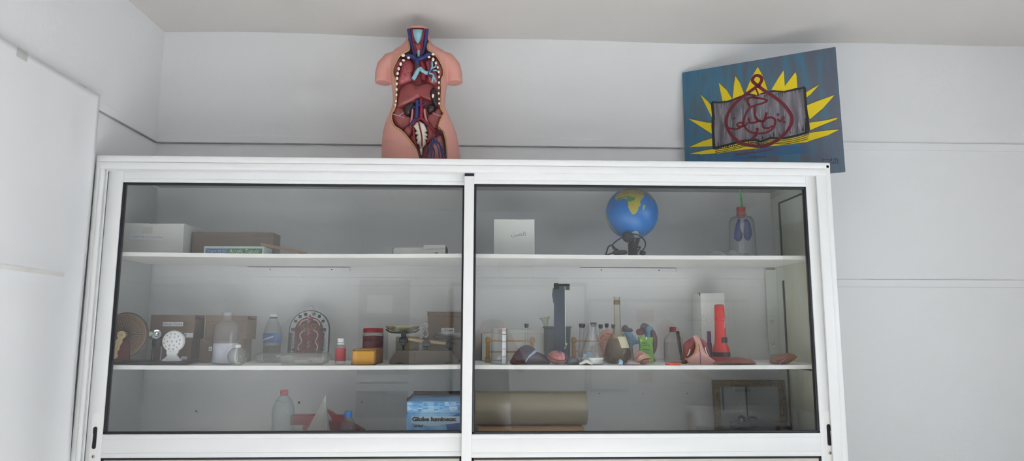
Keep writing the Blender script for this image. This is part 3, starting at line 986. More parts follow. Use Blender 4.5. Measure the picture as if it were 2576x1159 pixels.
m.build('water_lines', mat('water_blue_paint', '#33669a', .6, var=.6, vscale=20, second='#3c779f'), pic)
M_maroon = mat('maroon_paint', '#6f1d2b', .55)
m = MB()
for pts, w in (([(735, 395), (700, 372), (672, 340), (690, 305), (722, 300), (748, 318), (745, 350), (715, 385), (640, 440), (560, 500), (490, 580), (455, 660), (465, 740), (520, 820), (600, 870), (730, 890)], .012),
               ([(722, 388), (780, 430), (860, 480), (940, 550), (990, 620), (1000, 680), (970, 750), (900, 820), (820, 870), (730, 892)], .012),
               ([(700, 410), (715, 440), (720, 470)], .006), ([(660, 480), (740, 490), (795, 508), (740, 535), (690, 548), (640, 580), (605, 650), (600, 710), (640, 760), (700, 780), (780, 775), (840, 740), (862, 690), (850, 655), (800, 650), (760, 690), (765, 730), (810, 735), (840, 715)], .0075),
               ([(650, 555), (632, 520), (640, 490), (680, 478), (720, 490)], .008), ([(690, 555), (690, 610), (705, 660), (735, 680), (770, 670), (790, 605)], .0085), ([(640, 650), (650, 690), (690, 690), (740, 670)], .008), ([(880, 660), (905, 680), (935, 640)], .008), ([(470, 735), (540, 745), (590, 715), (580, 690), (545, 705), (560, 730)], .007), ([(560, 720), (610, 720), (630, 690)], .006),
               ([(600, 835), (660, 830), (690, 805), (712, 790)], [.003, .009, .01, .006]), ([(700, 740), (715, 745), (708, 765), (690, 790)], .008)):
    m.stroke([pz(*p) for p in smooth_path(pts, 6)], (w * 1.45 if not isinstance(w, list) else [1.4 * w[min(i // 6, len(w) - 1)] for i in range((len(pts) - 1) * 6 + 1)]), -TB * 4)
for (a, b) in ((520, 655), (885, 625), (935, 685)):
    q = pz(a, b); r = .007
    m.prism([(q[0] + r * math.cos(t), q[1] + r * math.sin(t)) for t in [math.pi * k / 6 for k in range(12)]], -TB * 5, -TB * 3)
m.build('calligraphy', M_maroon, pic, None)['label'] = 'maroon drop shaped Arabic calligraphy emblem'


def letters_on(name, body, a, b, h, material, bold=0.0):
    p, q = Vector(pz(*a)), Vector(pz(*b))
    o = text(name, body, .05, material, pic, ((p.x + q.x) / 2, -TB * 3.2, (p.y + q.y) / 2), width=(q - p).length, height=h, bold=bold)
    o.rotation_euler = (0, -math.atan2(q.y - p.y, q.x - p.x), 0)
    return o


letters_on('lettering', 'IBN.KHALDOUN', (530, 957), (845, 912), .0145, M_maroon)
letters_on('lettering', 'SCHOOL', (648, 980), (785, 972), .0115, M_maroon)
m = MB()
for pts in ([(1245, 985), (1262, 1000), (1250, 1012)], [(1262, 1000), (1290, 995), (1320, 1000)], [(1325, 985), (1335, 1000), (1318, 1008)], [(1345, 1000), (1365, 985), (1362, 1010)], [(1372, 988), (1385, 1000), (1375, 1012)], [(1330, 1022), (1350, 1030), (1345, 1012)], [(1360, 1018), (1375, 1032), (1388, 1018)]):
    m.stroke([pz(*p) for p in smooth_path(pts, 4)], .0022, -TB)
m.build('signature', mat('charcoal_paint', '#2b292c', .6), pic)


def hz(py, Y):
    return at(1228, py, Y).z


def xx(px, py, Y):
    return at(px, py, Y).x


def rot_y(o, a):
    o.rotation_euler = (0, 0, a)
    return o


class Box:
    """a carton: front face from pixel columns x0..x1 and top row, standing on z0, front at depth Y"""

    def __init__(self, name, label, cat, x0, x1, top, Y, depth, z0, material, group=None, rz=0.0, bev=.002, zb=None, part='body'):
        self.xa, self.xb = max(xx(x0, top, Y), -1.82), xx(x1, top, Y)
        self.z1 = hz(top, Y) if isinstance(top, (int, float)) else None
        self.z0 = z0
        self.Y = Y
        self.w, self.h, self.d = self.xb - self.xa, self.z1 - z0, depth
        self.o = thing(name, label, cat, ((self.xa + self.xb) / 2, Y + depth / 2, z0), group, rz)
        m = MB(); m.box((-self.w / 2, -depth / 2, 0), (self.w / 2, depth / 2, self.h), bev)
        self.body = m.build(part, material, self.o, 40)

    def p(self, px, py, out=0.0):
        """point on the front face in the box's own axes"""
        q = at(px, py, self.Y)
        return Vector((q.x - self.o.location.x, -self.d / 2 - out, q.z - self.z0))

    def patch(self, name, material, x0, y0, x1, y1, t=.0006, parent=None):
        a, b = self.p(x0, y1), self.p(x1, y0)
        m = MB(); m.box((a.x, a.y - t, max(a.z, .001)), (b.x, a.y, b.z))
        return m.build(name, material, parent or self.o)

    def text(self, body, x0, y0, x1, y1, material, name='lettering', out=.0008, parent=None, **k):
        a, b = self.p(x0, y1), self.p(x1, y0)
        return text(name, body, .05, material, parent or self.o, ((a.x + b.x) / 2, a.y - out, (a.z + b.z) / 2), width=b.x - a.x, height=b.z - a.z, **k)


def scribble(m, x0, x1, z, h, y, w=.0012, n=9, seed=1):
    random.seed(seed)
    pts = [(x0 + (x1 - x0) * i / n, z + random.uniform(-h, h)) for i in range(n + 1)]
    m.stroke([tuple(v) for v in smooth_path(pts, 4)], w, y)
    return m


# ================================================================== upper shelf, left door
b = Box('carton', 'white carton with an Arabic paper label at the left end of the upper shelf', 'box', 284, 463, 570, 3.42, .22, S1, M_white)
lb = b.patch('label', M_paper, 327, 591, 412, 603)
text('lettering', arabic('جهاز لدراسة كثافة الغازات'), .05, M_greyink, lb, (b.p(370, 597).x, -b.d / 2 - .001, b.p(370, 597).z), width=b.p(409, 0).x - b.p(331, 0).x, height=.013)
b.patch('packing_tape', mat('pale_tape', '#cfcfc8', .35), 359, 571, 384, 588)
m = MB()
for (xa, xb, h) in ((-.48, -.05, .006), (-.03, .3, .004), (.3, .5, .007)):
    m.box((b.w * xa, -b.d / 2, b.h - .001), (b.w * xb, b.d / 2 - .01, b.h + h * .5), .001)
m.build('lid_flap', M_white, b.o)

b = Box('long_carton', 'long brown cardboard box lying behind the blue and green box', 'box', 484, 688.5, 587.5, 3.5, .115, S1, M_card)
m = MB(); m.box((b.w / 2 - .0005, -b.d / 2 + .006, .004), (b.w / 2 + .0012, b.d / 2 - .004, b.h - .004))
m.build('end_flap', mat('olive_cardboard', '#6c6253', .9), b.o)
m = MB(); m.box((-b.w / 2, -b.d / 2 - .0012, b.h - .022), (b.w / 2, -b.d / 2, b.h), .0005)
m.build('lid_edge', M_card, b.o)

b = Box('instrument_box', 'flat blue and green box lettered DYNAMOMETER Acrylic Tubular', 'box', 513, 664, 621.5, 3.34, .13, S1, mat('mint_white_card', '#c9ded8', .5))
fl = b.patch('front_print', mat('print_blue', '#2c4f8f', .45), 516.5, 624, 571, 638.5)
fr = b.patch('front_print', mat('print_green', '#1d8050', .45), 571, 624, 660, 638.5)
b.text('DYNAMOMETER', 518, 626.5, 570, 636, mat('pale_blue_ink', '#a9c6e6', .5), parent=b.o, out=.0012)
b.text('Acrylic Tubular', 575, 625.8, 656, 637, M_white, parent=b.o, out=.0012, shear=.3)

# wooden bar: one end on the flat box, the other on the shelf
p1, p2 = at(657, 614.5, 3.39), at(769, 634.5, 3.36)
p2.z = S1 + .0095
bar_o = thing('wooden_bar', 'thin wooden bar propped on the end of the blue and green box', 'stick', (p1 + p2) / 2)
m = MB(); dv = (p2 - p1)
m.box((-dv.length / 2, -.009, -.0075), (dv.length / 2, .009, .0075), .001)
q = m.build('bar', mat('plain_wood', '#a08264', .7, var=.5, vscale=5, second='#8c6f52', stretch=(.3, 3, 3)), bar_o)
bar_o.rotation_euler = dv.to_track_quat('X', 'Z').to_euler()

b = Box('open_carton', 'low white carton with half open flaps at the right of the upper left shelf', 'box', 989, 1121, 626.5, 3.36, .16, S1, M_white)
fa, fb2 = b.p(1064, 629), b.p(1121, 617)
m = MB(); m.prism([(fa.x, b.h - .004), (fb2.x, b.h + .001), (fb2.x, fb2.z + .002), (fa.x + .004, b.h + .016)], -b.d / 2 - .004, -b.d / 2 - .0015)
m.build('flap', M_white, b.o)
m = MB(); m.prism([(b.p(992, 0).x, b.h - .003), (fa.x - .002, b.h - .008), (fa.x, b.h + .008), (b.p(995, 0).x, b.h + .006)], -b.d / 2 + .02, -b.d / 2 + .022)
m.build('flap', M_white, b.o)
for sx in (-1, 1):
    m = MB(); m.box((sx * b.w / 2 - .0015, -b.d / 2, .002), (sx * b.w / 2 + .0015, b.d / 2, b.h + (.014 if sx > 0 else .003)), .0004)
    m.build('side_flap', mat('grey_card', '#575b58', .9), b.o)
m = MB(); c = b.p(1098, 637.5)
m.lathe([(0, 0), (.0065, 0), (.0065, .0006), (0, .0006)], 20, mtx=Matrix.Translation((c.x, c.y, c.z)) @ Matrix.Rotation(math.pi / 2, 4, 'X'))
m.build('printed_mark', M_greyink, b.o)
m = MB()
for k in range(3):
    m.box((b.p(1104, 0).x, c.y - .0005, c.z - .004 + k * .0035), (b.p(1113, 0).x, c.y, c.z - .0025 + k * .0035))
o = m.build('printed_lines', M_greyink, b.o)

# ================================================================== upper shelf, right door
b = Box('white_box', 'tall plain white box with faint pencilled Arabic word on the upper right shelf', 'box', 1242.5, 1344.5, 552, 3.4, .19, S1, M_white)
b.text(arabic('العين'), 1286, 583, 1322, 597, M_greyink, thick=.0003, name='pencil_note')
m = MB(); m.box((-b.w / 2 - .001, -b.d / 2 - .001, b.h - .004), (b.w / 2 + .001, b.d / 2 + .001, b.h + .001), .0008)
m.build('lid', M_white, b.o)

# globe
GYd = 3.5
gc = at(1589.5, 536, GYd); GR = 67.8 * 3.46 / 1712
globe = thing('globe', 'illuminated terrestrial globe on a black stand with its cable, showing Africa', 'globe', (gc.x, gc.y, S1))
zc = gc.z - S1
CONT = {
    'africa': ([(-6, 35.5), (10, 37), (11, 33), (20, 31), (25, 31.5), (33, 31), (35, 27), (38, 20), (43, 12), (51, 12), (49, 7), (42, -2), (39, -6), (40.5, -14), (35, -20), (35, -24), (32.5, -27), (30, -31), (26, -34), (20, -34.8), (18, -33), (15, -27), (12, -18), (13.5, -11), (12, -5), (9, 1), (9, 4), (4, 6), (-4, 5), (-8, 4.5), (-13, 9), (-17, 14), (-16, 20), (-13, 27), (-9, 31)], 1),
    'congo': ([(9, 4), (10, -2), (13, -6), (20, -5), (27, -3), (30, 2), (27, 5), (18, 6), (5, 7), (-8, 6), (-13, 10), (-10, 11), (8, 10), (25, 8)], 2),
    'sahara': ([(-15, 18), (-8, 30), (8, 36), (20, 30), (34, 30), (37, 20), (40, 14), (25, 14), (5, 16)], 3),
    'madagascar': ([(49, -12), (50.5, -16), (47, -25), (44, -24), (43.5, -20), (45, -16)], 1),
    'arabia': ([(35, 29), (40, 32), (48, 30), (52, 25), (57, 24), (59, 21), (52, 15), (44, 12), (42, 16), (38, 22)], 3),
    'asia': ([(35, 36), (50, 37), (57, 26), (67, 25), (72, 20), (77, 8), (80, 14), (88, 22), (94, 16), (98, 8), (104, 2), (103, 10), (109, 12), (108, 20), (121, 30), (122, 40), (135, 45), (160, 60), (175, 68), (100, 76), (60, 70), (30, 70), (10, 60), (0, 50), (-9, 43), (-6, 37), (5, 43), (15, 40), (25, 38)], 1),
    'australia': ([(114, -22), (122, -18), (131, -12), (137, -16), (142, -11), (146, -19), (153, -26), (150, -37), (144, -39), (138, -35), (130, -32), (116, -35)], 3),
    'samerica': ([(-80, 0), (-77, 8), (-60, 9), (-60, 0), (-54, -6), (-55, -16), (-58, -27), (-62, -36), (-65, -43), (-70, -54), (-75, -46), (-71, -30), (-70, -18), (-80, -6)], 1),
    'namerica': ([(-85, 10), (-95, 17), (-105, 20), (-115, 31), (-124, 42), (-135, 58), (-165, 62), (-155, 71), (-95, 72), (-80, 62), (-60, 52), (-70, 42), (-81, 31), (-82, 25), (-90, 30), (-97, 26), (-95, 18), (-87, 20)], 2)}


def inside(x, y, poly):
    c = False
    j = len(poly) - 1
    for i in range(len(poly)):
        if (poly[i][1] > y) != (poly[j][1] > y) and x < (poly[j][0] - poly[i][0]) * (y - poly[i][1]) / (poly[j][1] - poly[i][1]) + poly[i][0]:
            c = not c
        j = i
    return c


m = MB()
NU, NV = 220, 130
LAT0, LON0 = math.radians(-27), math.radians(32.5)
Vg = [[None] * NU for _ in range(NV + 1)]


def gpt(lon, lat):
    """globe coordinates turned so that (LON0, LAT0) faces the room"""
    l = lon - LON0
    v = Vector((math.cos(lat) * math.sin(l), -math.cos(lat) * math.cos(l), math.sin(lat)))
    a = LAT0 + .06
    return Vector((v.x, v.y * math.cos(a) - v.z * math.sin(a), v.y * math.sin(a) + v.z * math.cos(a))) * GR


mi = []
for j in range(NV + 1):
    for i in range(NU):
        Vg[j][i] = m.bm.verts.new(gpt(2 * math.pi * i / NU - math.pi, math.pi * (j / NV - .5) * .998))
for j in range(NV):
    for i in range(NU):
        f = m.bm.faces.new((Vg[j][i], Vg[j][(i + 1) % NU], Vg[j + 1][(i + 1) % NU], Vg[j + 1][i]))
        lon, lat = (i + .5) / NU * 360 - 180, ((j + .5) / NV - .5) * 180
        k = 0
        for nm, (poly, c) in CONT.items():
            if inside(lon, lat, poly):
                k = c
        if lat < -77 + 4 * math.sin(math.radians(lon * 3)):
            k = 4
        f.material_index = k
m.bm.faces.new(list(reversed(Vg[0]))).material_index = 4
m.bm.faces.new(Vg[NV])
M_sea = mat('globe_sea', '#136fc0', .3, var=.5, vscale=14, second='#2389d6')
sph = m.build('sphere', [M_sea, mat('globe_land_yellow', '#b9b04a', .35, var=.5, vscale=30, second='#a08f42'), mat('globe_forest', '#3f8c58', .35, var=.4, vscale=30, second='#6c9c4c'), mat('globe_desert', '#b3a053', .35, var=.6, vscale=26, second='#a0794c'), mat('globe_ice', '#d5dde2', .35)], globe, 180)
sph.location = (0, 0, zc)
m = MB()
m.lathe([(.0, 0), (.095, 0), (.1, .004), (.09, .009), (.03, .014), (0, .014)], 40)
m.build('base', M_black, globe, 40)
pxk = 3.46 / 1712
m = MB(); m.box((-.021, -.02, .012), (.021, .02, zc - GR - .018 if zc - GR - .018 > .04 else .045), .003)
m.build('post', M_black, globe, 40)
m = MB()
zb = zc - GR
m.tube([(.004, 0, .035), (.03, -.004, zb + .006), (.05, -.006, zb + .022)], [.011, .010, .008], 14)
m.tube([(-.004, -.02, .04), (-.018, -.05, zb + .02)], [.013, .016], 14)
m.build('tilt_arm', M_black, globe, 60)
kk = at(1579, 596, GYd - .09)
m = MB(); m.lathe([(0, -.018), (.02, -.016), (.026, -.006), (.026, .008), (.018, .016), (0, .018)], 24, mtx=Matrix.Translation((kk.x - gc.x, -.09, kk.z - S1)) @ Matrix.Rotation(math.pi / 2, 4, 'X') @ Matrix.Rotation(-.4, 4, 'Y'))
m.build('lamp_socket', M_black, globe, 40)


def gl(zx, zy, y):
    q = at(1480 + zx / 4.441, 450 + zy / 4.441, GYd + y)
    return Vector((q.x - gc.x, y, max(q.z - S1, .005)))


cable = []
for pts in ([(430, 640), (370, 655), (300, 700), (268, 745), (290, 785), (340, 800)], [(430, 640), (480, 612), (560, 625), (625, 680), (638, 740), (610, 790)], [(190, 850), (205, 810), (225, 755), (262, 738), (300, 770), (345, 800)], [(195, 850), (240, 835), (280, 820)], [(540, 765), (580, 755), (560, 790), (545, 815)]):
    cable.append(smooth_path([gl(a, c, -.1 - .01 * math.sin(i)) for i, (a, c) in enumerate(pts)], 6))
for c in cable:
    m = MB(); m.tube(c, .0036, 8); m.build('cable', M_black, globe, 60)
a = gl(275, 820, -.12); c = gl(430, 815, -.12)
m = MB(); m.tube([a, a.lerp(c, .15), a.lerp(c, .85), c], [.008, .0125, .0125, .008], 12)
m.build('cable_switch', M_black, globe, 60)
a = gl(580, 815, -.11); c = gl(640, 830, -.11)
m = MB(); m.tube([a, a.lerp(c, .6), c], [.013, .012, .006], 12)
m.build('plug', M_black, globe, 60)

# lung model in a cut bottle
LYd = 3.48
lc = at(1867, 600, LYd)
lung_m = thing('lung_model', 'clear bottle lung model with red stopper, green straw and two blue balloons', 'lung model', (lc.x, LYd, S1))
k = LYd / 1712
zt = hz(536, LYd) - S1
m = MB(); m.lathe([(35 * k, 0), (34 * k, .05), (31.5 * k, zt - .045), (30 * k, zt - .03), (26 * k, zt - .014), (15 * k, zt - .006), (12 * k, zt), (12 * k, zt + .012)], 40)
m.build('bottle', M_pet, lung_m, 60)
zs = hz(537, LYd) - S1
m = MB(); m.lathe([(0, zs - .012), (9.5 * k, zs - .012), (10.5 * k, zs + .02), (11 * k, zs + .024), (11 * k, zs + .042), (0, zs + .042)], 28)
m.build('stopper', mat('dull_red_rubber', '#a04447', .6), lung_m, 40)
p0 = at(1866, 515, LYd); p9 = at(1861, 474, LYd)
m = MB(); m.tube([(p0.x - lc.x, 0, p0.z - S1 - .01), (p9.x - lc.x, 0, p9.z - S1)], .0045, 12)
m.build('straw', mat('green_plastic', '#3fae55', .4), lung_m, 60)
M_balloon = mat('blue_balloon', '#2d3f8a', .35)
for prof in ([(1861, 552, 4), (1857, 562, 5), (1855, 575, 7), (1857, 590, 11), (1857, 600, 10.5), (1858, 607, 4)], [(1874, 552, 5), (1879, 560, 6.5), (1881, 575, 9), (1881, 590, 10.5), (1881, 599, 8), (1882, 605, 3)]):
    m = MB()
    m.tube([(at(a, c, LYd).x - lc.x, .0, at(a, c, LYd).z - S1) for a, c, r in prof], [r * k for a, c, r in prof], 18)
    m.build('balloon', M_balloon, lung_m, 180)
m = MB()
m.grid(lambda u, v: ((-7 + 15 * u) * k + .002, .018 + .004 * math.sin(u * 3), .02 + v * (zt - .06)), 8, 8)
o = m.build('paper_strip', M_paper, lung_m, 180)

# crumpled clear film
fc = at(1830, 640, 3.36)
film = thing('crumpled_film', 'crumpled clear plastic film lying in front of the bottle with blue balloons', 'plastic film', (fc.x, 3.37, S1 + .002))
random.seed(9)
ph = [random.uniform(0, 6) for _ in range(8)]


def film_pt(u, v):
    x = (u - .5) * .235
    y = (v - .5) * .12
    e = (1 - (2 * u - 1) ** 4) * (1 - (2 * v - 1) ** 4)
    h = .012 + .009 * math.sin(u * 17 + ph[0] + 3 * v) + .007 * math.sin(u * 31 + v * 9 + ph[1]) + .005 * math.sin(v * 23 + u * 13 + ph[2])
    return (x, y, max(.0, h * e * 1.25))


m = MB(); m.grid(film_pt, 60, 24)
m.build('film', M_wrap, film, 180)

# ================================================================== middle shelf, left door
dy = thing('dynamo_demonstrator', 'bicycle dynamo demonstration board with spoked wooden wheel and round white lamp', 'teaching model', (at(380, 912, 3.36).x, 3.37, S2))


def dz_(px, py, Y):
    q = at(px, py, Y)
    return Vector((q.x - dy.location.x, Y - dy.location.y, q.z - S2))


xa, xb = -1.822 - dy.location.x, dz_(470, 912, 3.3).x
m = MB(); m.box((xa, -.075, 0), (xb, .10, .014), .004)
m.build('base_board', mat('black_lacquer', '#1c1e24', .35), dy, 40)
WY = 3.335
wc = dz_(317, 842, WY); WR = 53.5 * WY / 1712
M_ply = mat('plywood', '#7b654f', .6, var=.4, vscale=7, second='#6b5642')
ry = Matrix.Translation(wc) @ Matrix.Rotation(math.pi / 2, 4, 'X')
m = MB(); m.lathe([(0, -.008), (WR * .955, -.008), (WR * .955, .008), (0, .008)], 64, mtx=ry)
wh = m.build('wheel', M_ply, dy, 40)
m = MB(); m.tube([wc + Vector((WR * .965 * math.cos(t), 0, WR * .965 * math.sin(t))) for t in [2 * math.pi * i / 64 for i in range(64)]], WR * .048, 10, closed=True)
m.build('tyre', mat('grey_tyre', '#3f3c3d', .7), dy, 60)
M_groove = mat('burnt_line', '#33251c', .8)
m = MB()
for i in range(40):
    t = 2 * math.pi * i / 40
    m.stroke([(wc.x + WR * .12 * math.cos(t), wc.z + WR * .12 * math.sin(t)), (wc.x + WR * .72 * math.cos(t), wc.z + WR * .72 * math.sin(t))], .003, wc.y - .008, .0006)
for rr in (.745, .79, .86):
    ring = [(wc.x + WR * rr * math.cos(2 * math.pi * i / 64), wc.z + WR * rr * math.sin(2 * math.pi * i / 64)) for i in range(65)]
    m.stroke(ring, .0018, wc.y - .008, .0006)
m.build('printed_spokes', M_groove, wh)
m = MB()
p = [dz_(a, c, 3.315) for a, c in ((283, 912), (283, 872), (300, 857), (324, 857), (325, 912))]
m.prism([(max(q.x, -1.81 - dy.location.x), max(q.z, .014)) for q in p], -.058, -.046)
m.build('support', mat('red_brown_board', '#5a2529', .6), dy)
m = MB()
for i, (a, c, r) in enumerate(((305.5, 843, 9.5), (302, 852, 5.5), (298.5, 860, 7.5), (295.5, 868, 5.5), (291, 876, 7.5), (288, 885, 5.5), (286, 895, 7.5))):
    q = dz_(a, c, 3.305)
    q.x = max(q.x, -1.812 - dy.location.x + r * k)
    m.lathe([(0, -.003), (r * k, -.003), (r * k, .003), (0, .003)], 24, mtx=Matrix.Translation(q + Vector((0, .001 * i, 0))) @ Matrix.Rotation(math.pi / 2, 4, 'X'))
m.build('crank_strip', mat('cream_wood', '#cdb98e', .5), dy, 40)
q = dz_(305.5, 843, 3.300)
m = MB(); m.lathe([(0, -.002), (.004, -.002), (.004, .002), (0, .002)], 14, mtx=Matrix.Translation(q) @ Matrix.Rotation(math.pi / 2, 4, 'X'))
m.build('crank_bolt', M_steel, dy, 40)
# dynamo with chrome lamp
q = dz_(393, 841, 3.39)
m = MB(); m.lathe([(.004, .02), (.012, .016), (.02, .004), (.0225, -.008), (.0215, -.010), (.016, .004), (.006, .012), (0, .012)], 32, mtx=Matrix.Translation(q) @ Matrix.Rotation(.5, 4, 'Z') @ Matrix.Rotation(-math.pi / 2, 4, 'X'))
m.build('chrome_lamp', M_chrome, dy, 60)
q2 = dz_(379, 840.5, 3.375)
m = MB(); m.lathe([(0, -.006), (.008, -.006), (.0115, -.002), (.0115, .014), (.006, .02), (0, .02)], 24, mtx=Matrix.Translation(q2) @ Matrix.Rotation(math.pi / 2, 4, 'X'))
m.build('lamp_knob', mat('pale_green_plastic', '#9fb89e', .4), dy, 60)
q = dz_(396, 862, 3.41)
m = MB(); m.lathe([(0, -.02), (.02, -.02), (.024, -.012), (.024, .014), (.012, .022), (0, .022)], 24, mtx=Matrix.Translation(q))
m.tube([q + Vector((-.015, 0, -.01)), q + Vector((-.02, 0, -.05)), (q.x - .02, q.y, .012)], .006, 10)
m.build('dynamo', M_black, dy, 60)
q = dz_(406, 872, 3.38)
m = MB(); m.tube(smooth_path([q, q + Vector((.001, 0, -.03)), Vector((q.x - .001, q.y, .014))], 5), .0026, 8)
m.build('wire', mat('grey_wire', '#b5b8bd', .5), dy, 60)
# white lamp on a turned white foot
LY2 = 3.345
foot = [(880, 830), (1030, 830), (1038, 868), (1012, 905), (1020, 932), (1050, 965), (1080, 982), (1080, 1000), (800, 1000), (805, 982), (850, 955), (880, 920), (866, 880)]
f2 = [dz_(270 + a / 5.795, 740 + c / 5.795, LY2) for a, c in foot]
zmin = min(v.z for v in f2)
m = MB(); m.prism([(v.x, v.z - zmin + .014) for v in f2], -.032, -.018)
m.build('lamp_foot', M_alu, dy)
q = dz_(436.5, 859, LY2); r = 26.5 * LY2 / 1712
m = MB(); m.lathe([(0, -.016), (r * .86, -.014), (r * .93, -.010), (r, .0), (r * .95, .014), (r * .6, .022), (0, .024)], 48, mtx=Matrix.Translation((q.x, q.y, q.z)) @ Matrix.Rotation(-math.pi / 2, 4, 'X'))
lh = m.build('lamp_head', mat('lamp_white', '#e8e9ea', .35), dy, 50)
M_led = mat('led_lens', '#aeb1b6', .2)
m = MB()
spots = [(0, 0)] + [(.42 * math.cos(t), .42 * math.sin(t)) for t in [2 * math.pi * i / 6 for i in range(6)]] + [(.72 * math.cos(t + .2), .72 * math.sin(t + .2)) for t in [2 * math.pi * i / 12 for i in range(12)]]
for (a, c) in spots:
    m = MB()
    m.tube([(q.x + (a + .055 * math.cos(t)) * r, q.y + .0155 + .0012 - .033, q.z + (c + .07 * math.sin(t)) * r) for t in [2 * math.pi * i / 12 for i in range(12)]], .0008, 6, closed=True)
    m.ball((q.x + a * r, q.y + .0155 - .032, q.z + c * r), (.0022, .0015, .003), 8, 6)
    m.build('led', M_led, lh, 60)

# cartons in two stacks
M_shade = mat('dark_card', '#4c464c', .9)


def stacked(label, x0, x1, top, z0, Y, d, flap):
    b = Box('cardboard_box', label, 'box', x0, x1, top, Y, d, z0, M_card, 'cardboard boxes in two stacks on the middle shelf')
    if flap:
        m = MB(); m.box((-b.w / 2 + .004, -b.d / 2 - .0014, b.h - .03), (b.w / 2 - .004, -b.d / 2, b.h + .001), .0006)
        m.box((-b.w / 2, -b.d / 2, b.h - .0005), (b.w / 2, b.d / 2, b.h + .0008))
        m.build('lid_flap', M_card, b.o)
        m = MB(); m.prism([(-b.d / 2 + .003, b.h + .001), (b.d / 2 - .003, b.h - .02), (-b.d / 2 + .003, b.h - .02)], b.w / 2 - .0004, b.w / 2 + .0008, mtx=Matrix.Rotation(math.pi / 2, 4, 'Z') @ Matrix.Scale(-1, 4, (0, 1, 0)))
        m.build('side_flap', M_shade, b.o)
    return b


zj = hz(854, 3.5)
b = stacked('lower brown cardboard box of the left stack, behind the round white lamp', 384, 482, 854, S2, 3.5, .12, False)
b.patch('label', M_paper, 455, 896, 471, 904)
b = stacked('upper brown cardboard box of the left stack, with a long paper label', 380, 490, 795, zj, 3.495, .125, True)
lb = b.patch('label', M_paper, 409, 810, 461, 821)
text('lettering', arabic('وشيعة مع نواة'), .05, M_ink, lb, (b.p(435, 815.5).x, -b.d / 2 - .0012, b.p(435, 815.5).z), width=b.p(457, 0).x - b.p(413, 0).x, height=.013)
lb = b.patch('label', M_paper, 463, 837.5, 486, 849)
c = b.p(466.5, 843); m = MB(); m.box((c.x - .005, c.y - .0011, c.z - .008), (c.x + .004, c.y - .0006, c.z + .006)); m.build('printed_mark', M_greyink, lb)
zj = hz(853.5, 3.5)
b = stacked('lower brown cardboard box of the right stack, behind the bottle of white powder', 503, 613, 853.5, S2, 3.5, .12, False)
lb = b.patch('label', M_paper, 525, 871, 534, 882)
c = b.p(529, 877); m = MB(); m.box((c.x - .004, c.y - .0011, c.z - .002), (c.x + .004, c.y - .0006, c.z + .002)); m.build('printed_mark', M_ink, lb)
b = stacked('upper brown cardboard box of the right stack, closed with a front flap', 518, 623, 795, zj, 3.495, .14, True)


def turned(name, label, cat, px, Y, z0, group=None):
    q = at(px, 900, Y)
    return thing(name, label, cat, (q.x, Y, z0), group)


# reagent bottle of white powder
Y = 3.36; k = Y / 1712
Y = 3.388; k = Y / 1712
bt = turned('reagent_bottle', 'large clear glass bottle half full of white powder on the middle shelf', 'bottle', 566.5, Y, S2)
H = hz(786, Y) - S2
m = MB(); m.lathe([(0, .003), (27 * k, .002), (30 * k, .008), (30.6 * k, .03), (30.6 * k, H - .075), (29 * k, H - .062), (24 * k, H - .05), (14 * k, H - .042), (9.6 * k, H - .034), (9.6 * k, H - .012), (12.4 * k, H - .004), (12.4 * k, H), (9.0 * k, H)], 48)
m.build('glass', M_glass, bt, 60)
hp = hz(863, Y) - S2
m = MB(); m.lathe([(0, .006), (28 * k, .006), (29.4 * k, .014), (29.4 * k, hp), (10 * k, hp + .003), (0, hp + .001)], 40)
m.build('powder', mat('white_powder', '#c9c9d6', .9, var=.2, vscale=40), bt, 60)

# small round flask with white cap
Y = 3.292; k = Y / 1712
bt = turned('round_flask', 'small round glass flask with a white cap in front of the powder bottle', 'flask', 597, Y, S2)
rr = 23 * k; zc2 = rr * .9
prof = [(0, 0), (rr * .45, 0)] + [(rr * math.sin(t), zc2 - rr * math.cos(t)) for t in [.5 + i * .16 for i in range(15)]] + [(6.5 * k, zc2 + rr * .98), (6.5 * k, zc2 + rr * 1.3)]
m = MB(); m.lathe(prof, 40); m.build('glass', M_glass, bt, 60)
zt = hz(866, Y) - S2
m = MB(); m.lathe([(0, zt), (6.6 * k, zt), (7.4 * k, zt - .003), (7.4 * k, zc2 + rr * .92), (0, zc2 + rr * .92)], 28); m.build('cap', M_white, bt, 50)
m = MB(); m.tube(smooth_path([(-.004, 0, zc2 + rr), (-.012, .0, zc2), (-.006, 0, .012), (.012, 0, .012)], 5), .0035, 10); m.build('inner_tube', mat('cream_plastic', '#d3cdbd', .5), bt, 60)

# small water bottle with blue label
Y = 3.655; k = Y / 1712
bt = turned('water_bottle', 'small plastic water bottle with a torn blue label and murky water', 'bottle', 683, Y, S2)
H = hz(790, Y) - S2
B_ = lambda py: hz(py, Y) - S2
m = MB(); m.lathe([(0, .004), (17 * k, .0), (20 * k, .006), (20 * k, B_(868)), (21.5 * k, B_(855)), (21.5 * k, B_(838)), (18 * k, B_(822)), (10 * k, B_(803)), (8.6 * k, B_(799)), (8.6 * k, B_(793))], 40)
m.build('bottle', M_pet, bt, 60)
m = MB(); m.lathe([(0, .004), (16 * k, .002), (19.4 * k, .008), (19.4 * k, B_(869)), (0, B_(868))], 36); m.build('water', mat('murky_water', '#57554a', .25), bt, 60)
m = MB(); m.lathe([(21.8 * k, B_(860)), (22 * k, B_(856)), (22 * k, B_(839)), (21.4 * k, B_(837))], 40)
lbl = m.build('label', mat('label_blue', '#2a55b0', .4, var=.9, vscale=18, second='#6f9ac6'), bt, 60)
m = MB(); a = -2.0
m.grid(lambda u, v: (22.3 * k * math.cos(-2.5 + 1.3 * u), 22.3 * k * math.sin(-2.5 + 1.3 * u), B_(857 - 10 * u - 5 * v * (1 - .3 * u))), 14, 4)
